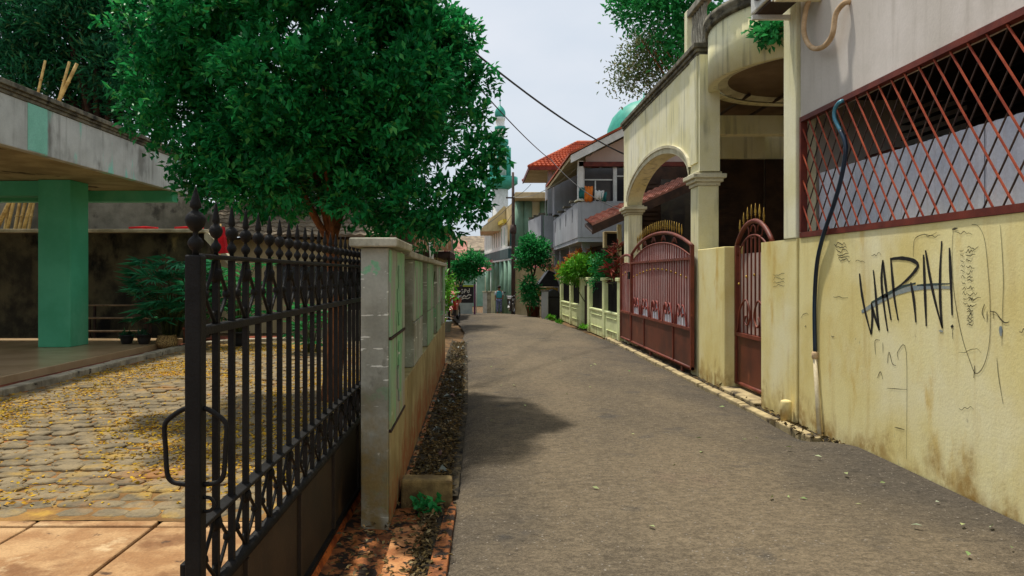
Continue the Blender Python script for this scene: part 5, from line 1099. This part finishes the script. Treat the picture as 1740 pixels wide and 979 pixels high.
leaves('pennant', P, np.tile([0.05, 0, -1.0], (60, 1)), .22, .14, M['pink_bunting'], bn, jit=.05, kind='stuff'); MB().tube([Vector(p) for p in P[::4]], .008, 4).build('cord', M['wire_pale'], bn, fix=False)
for lab, px, m in (('leftmost of the three short pale gateposts at the far end', 824, 'white'), ('middle one of the three short pale gateposts at the far end', 831, 'kerbstone'), ('cream right one of the three short gateposts, beside the person', 838, 'cream')):
    Y = 46; x = (px - VX) / F * Y; t = thing('gatepost', (x, Y, gz(Y)), lab, 'post', 'far gateposts'); box1('shaft', M[m], t, x - .13, x + .13, Y, Y + .26, gz(Y) - .1, gz(Y) + 1.35); box1('cap', M['moulding'], t, x - .17, x + .17, Y - .04, Y + .3, gz(Y) + 1.352, gz(Y) + 1.42)
aw = thing('market_awning', (.2, 50, gz(50)), 'faded red awning on thin posts below the prayer hall', 'awning')
MB().hexa([(-.5, 48.5, 1.75), (.55, 48.0, 1.95), (.55, 50, 2.25), (-.5, 50.4, 2.0)], [(-.5, 48.5, 1.79), (.55, 48.0, 1.99), (.55, 50, 2.29), (-.5, 50.4, 2.04)]).build('sheet', M['awning'], aw)
for x, y in ((-.45, 48.6), (.5, 48.1)): MB().tube([(x, y, gz(48) - .1), (x, y, 1.8)], .03, 6).build('post', M['white'], aw)

# ------------------------------------------------------------------ person
def skin_body(name, pts, edges, rad, m, parent, sub=1):
    me = bpy.data.meshes.new(name); me.from_pydata(pts, edges, []); o = bpy.data.objects.new(name, me); C.objects.link(o); attach(o, parent); me.materials.append(m)
    s = o.modifiers.new('skin', 'SKIN')
    for i, r_ in enumerate(rad): me.skin_vertices[0].data[i].radius = r_ if isinstance(r_, tuple) else (r_, r_)
    me.skin_vertices[0].data[0].use_root = True
    b = o.modifiers.new('sub', 'SUBSURF'); b.levels = sub; b.render_levels = sub + 1; s.use_smooth_shade = True; return o
PX, PY = .97, 44.5; PZ = gz(PY)
ps = thing('person', (PX, PY, PZ), 'person in a teal top with pale sleeves and patterned trousers standing in the street', 'person')
def pp_(*q): return [(PX + a, PY + b, PZ + c) for a, b, c in q]
skin_body('body', pp_((0, 0, .92), (0, 0, 1.15), (0, 0, 1.36), (0, -.01, 1.46), (0, -.02, 1.57), (0, -.02, 1.65), (-.17, 0, 1.36), (-.23, -.01, 1.12), (-.24, -.07, .90), (-.24, -.09, .82), (.17, 0, 1.36), (.23, -.02, 1.12), (.20, -.12, .93), (.18, -.16, .87), (-.09, 0, .85), (-.11, -.02, .48), (-.11, .02, .09), (-.12, -.12, .04), (.09, 0, .85), (.10, .03, .48), (.11, .06, .09), (.12, -.08, .04)),
          [(0, 1), (1, 2), (2, 3), (3, 4), (4, 5), (2, 6), (6, 7), (7, 8), (8, 9), (2, 10), (10, 11), (11, 12), (12, 13), (0, 14), (14, 15), (15, 16), (16, 17), (0, 18), (18, 19), (19, 20), (20, 21)],
          [.13, .12, .12, .05, .085, .075, .055, .042, .032, .04, .055, .042, .032, .04, .085, .058, .04, .035, .085, .058, .04, .035], M['skin'], ps)
skin_body('top', pp_((0, 0, .90), (0, 0, 1.15), (0, 0, 1.36), (0, 0, 1.43)), [(0, 1), (1, 2), (2, 3)], [(.21, .15), (.20, .145), (.20, .14), (.10, .10)], M['shirt_teal'], ps)
for s in (-1, 1): skin_body('sleeve', pp_((s * .13, 0, 1.36), (s * .19, 0, 1.30), (s * .235, -.01, 1.12)), [(0, 1), (1, 2)], [.08, .075, .065], M['shirt_white'], ps)
skin_body('trousers', pp_((0, 0, .92), (-.09, 0, .84), (-.11, -.02, .48), (-.11, .02, .12), (.09, 0, .84), (.10, .03, .48), (.11, .06, .12)), [(0, 1), (1, 2), (2, 3), (0, 4), (4, 5), (5, 6)], [(.17, .13), .11, .085, .075, .11, .085, .075], M['trousers'], ps)
MB().lathe([(.09, 0), (.105, .05), (.09, .11), (.05, .15), (.001, .16)], (PX, PY + .0, PZ + 1.57), 12).build('hair', M['hair'], ps)

# ------------------------------------------------------------------ motorbikes, bins
def motorbike(lab, loc, rz, paint):
    t = thing('motorbike', loc, lab, 'motorbike', 'parked motorbikes'); t.rotation_euler = (0, 0, rz); Lc = Vector(loc)
    def fin_(o): o.matrix_parent_inverse = Matrix.Identity(4); return o
    for y in (-.62, .62):
        w_ = fin_(MB().tube([(0, y + .24 * math.cos(a), .28 + .24 * math.sin(a)) for a in [2 * math.pi * k / 20 for k in range(20)]], .05, 8, True).build('wheel', M['rubber'], t, fix=False)); r_ = MB().tube([(0, y + .17 * math.cos(a), .28 + .17 * math.sin(a)) for a in [2 * math.pi * k / 16 for k in range(16)]], .02, 6, True)
        for k in range(5): a = 2 * math.pi * k / 5; r_.tube([(0, y, .28), (0, y + .17 * math.cos(a), .28 + .17 * math.sin(a))], .014, 5)
        o = r_.build('rim', M['chrome'], w_, fix=False)
    fin_(MB().prism([(-.75, .62), (-.2, .55), (.05, .35), (.30, .40), (.42, .70), (.52, .98), (.44, 1.0), (.30, .72), (.12, .55), (-.15, .74), (-.8, .80)], 'x', -.11, .11).build('body', paint, t, .03))
    fin_(MB().prism([(-.78, .80), (-.10, .74), (.0, .80), (-.3, .86), (-.75, .88)], 'x', -.13, .13).build('seat', M['bike_black'], t, .03))
    fin_(MB().prism([(.40, .62), (.55, .55), (.60, .95), (.48, 1.08), (.42, .95)], 'x', -.14, .14).build('front_cowl', paint, t, .03))
    fin_(MB().tube([(0, .52, .95), (0, .62, .28)], .04, 8).build('fork', M['chrome'], t)); fin_(MB().tube(smooth_line([(-.34, .38, 1.08), (-.15, .46, 1.02), (.15, .46, 1.02), (.34, .38, 1.08)], 3), .018, 6).build('handlebar', M['bike_black'], t))
    fin_(MB().lathe([(.001, -.03), (.08, -.02), (.09, .03)], (0, 0, 0), 12).build('headlight', M['white'], t)).location = (0, .60, .90); bpy.data.objects[t.children[-1].name].rotation_euler = (math.radians(90), 0, 0)
    fin_(MB().prism([(.45, .52), (.62, .56), (.85, .42), (.84, .38), (.62, .52)], 'x', -.06, .06).build('mudguard', paint, t, .01)); fin_(MB().tube([(.1, -.2, .25), (.14, -.75, .30)], .045, 8).build('exhaust', M['chrome'], t)); fin_(MB().box(-.10, .10, -.15, .25, .18, .42).build('engine', M['bike_black'], t, .03, fix=False))
    for s in (-1, 1):
        fin_(MB().tube([(s * .26, .40, 1.06), (s * .30, .42, 1.22)], .01, 5).build('mirror_arm', M['bike_black'], t)); fin_(MB().box(s * .24, s * .36, .41, .43, 1.2, 1.28).build('mirror', M['bike_black'], t, .01))
    return t
motorbike('red and white motorbike parked by the end of the left verge', (-1.02, 26.6, 0), 3.0, M['bike_red'])
motorbike('dark motorbike parked beside the street pole', (1.58, 41.0, gz(41)), 2.9, M['bike_black']); motorbike('dark red motorbike parked just behind the person', (1.85, 46.4, gz(46.4)), -2.8, M['bike_red'])
bk = thing('white_bucket', (-1.05, 21.2, 0), 'pale plastic bucket on the verge in front of the parked motorbike', 'bucket'); MB().lathe([(.11, 0), (.15, .3), (.16, .3), (.16, .33), (.14, .33), (.10, .03)], (-1.05, 21.2, 0), 14).build('body', M['sign_grey'], bk); MB().tube([(-1.05 + .16 * math.cos(a), 21.2, .31 + .12 * math.sin(a)) for a in [math.pi * k / 8 for k in range(9)]], .006, 5).build('handle', M['chrome'], bk)
gp = thing('grey_gatepost', (2.42, 28.9, 0), 'short grey gatepost between the shrub and the pale fence', 'post'); box1('shaft', M['house_grey'], gp, 2.30, 2.55, 28.8, 29.1, -.15, 1.0, bevel=.015); box1('cap', M['coping'], gp, 2.27, 2.58, 28.77, 29.13, 1.002, 1.05)
bn_ = thing('black_bin', (2.75, 29.8, -.1), 'black covered bin standing behind the pale green fence end', 'bin')
MB().hexa([(2.55, 29.5, -.15), (3.05, 29.5, -.15), (3.05, 30.1, -.15), (2.55, 30.1, -.15)], [(2.5, 29.45, .75), (3.1, 29.45, .75), (3.1, 30.15, .75), (2.5, 30.15, .75)]).build('body', M['blackplastic'], bn_, .03)
MB().prism([(2.46, .755), (3.14, .755), (3.0, 1.0), (2.8, 1.08), (2.55, .95)], 'y', 29.4, 30.2).build('lid', M['blackplastic'], bn_, .03)
tt = thing('tarpaulin_stall', (2.9, 31.2, -.1), 'small stall under a dark pitched tarpaulin beside the grey house', 'stall')
MB().prism([(2.25, 1.15), (3.2, 1.15), (3.0, 1.75), (2.75, 1.85)], 'y', 30.9, 32.2).build('tarpaulin', M['blackplastic'], tt, .03); MB().box(2.3, 3.15, 31, 32.1, .75, 1.1).build('counter', M['gold'], tt, fix=False)
for x in (2.33, 3.08): box1('leg', M['brown_dark'], tt, x, x + .05, 31.05, 31.1, -.2, .748)
fpt = thing('tree_pot', (2.0, 30.1, gz(30)), 'dark pot at the foot of the small street tree', 'pot'); MB().lathe([(.2, -.15), (.26, .35), (.28, .35), (.28, .42), (.22, .42), (.2, .34)], (2.02, 29.95, gz(30)), 14).build('body', M['terracotta'], fpt); MB().lathe([(.22, .35), (.001, .36)], (2.02, 29.95, gz(30)), 12).build('soil', M['redsoil'], fpt)
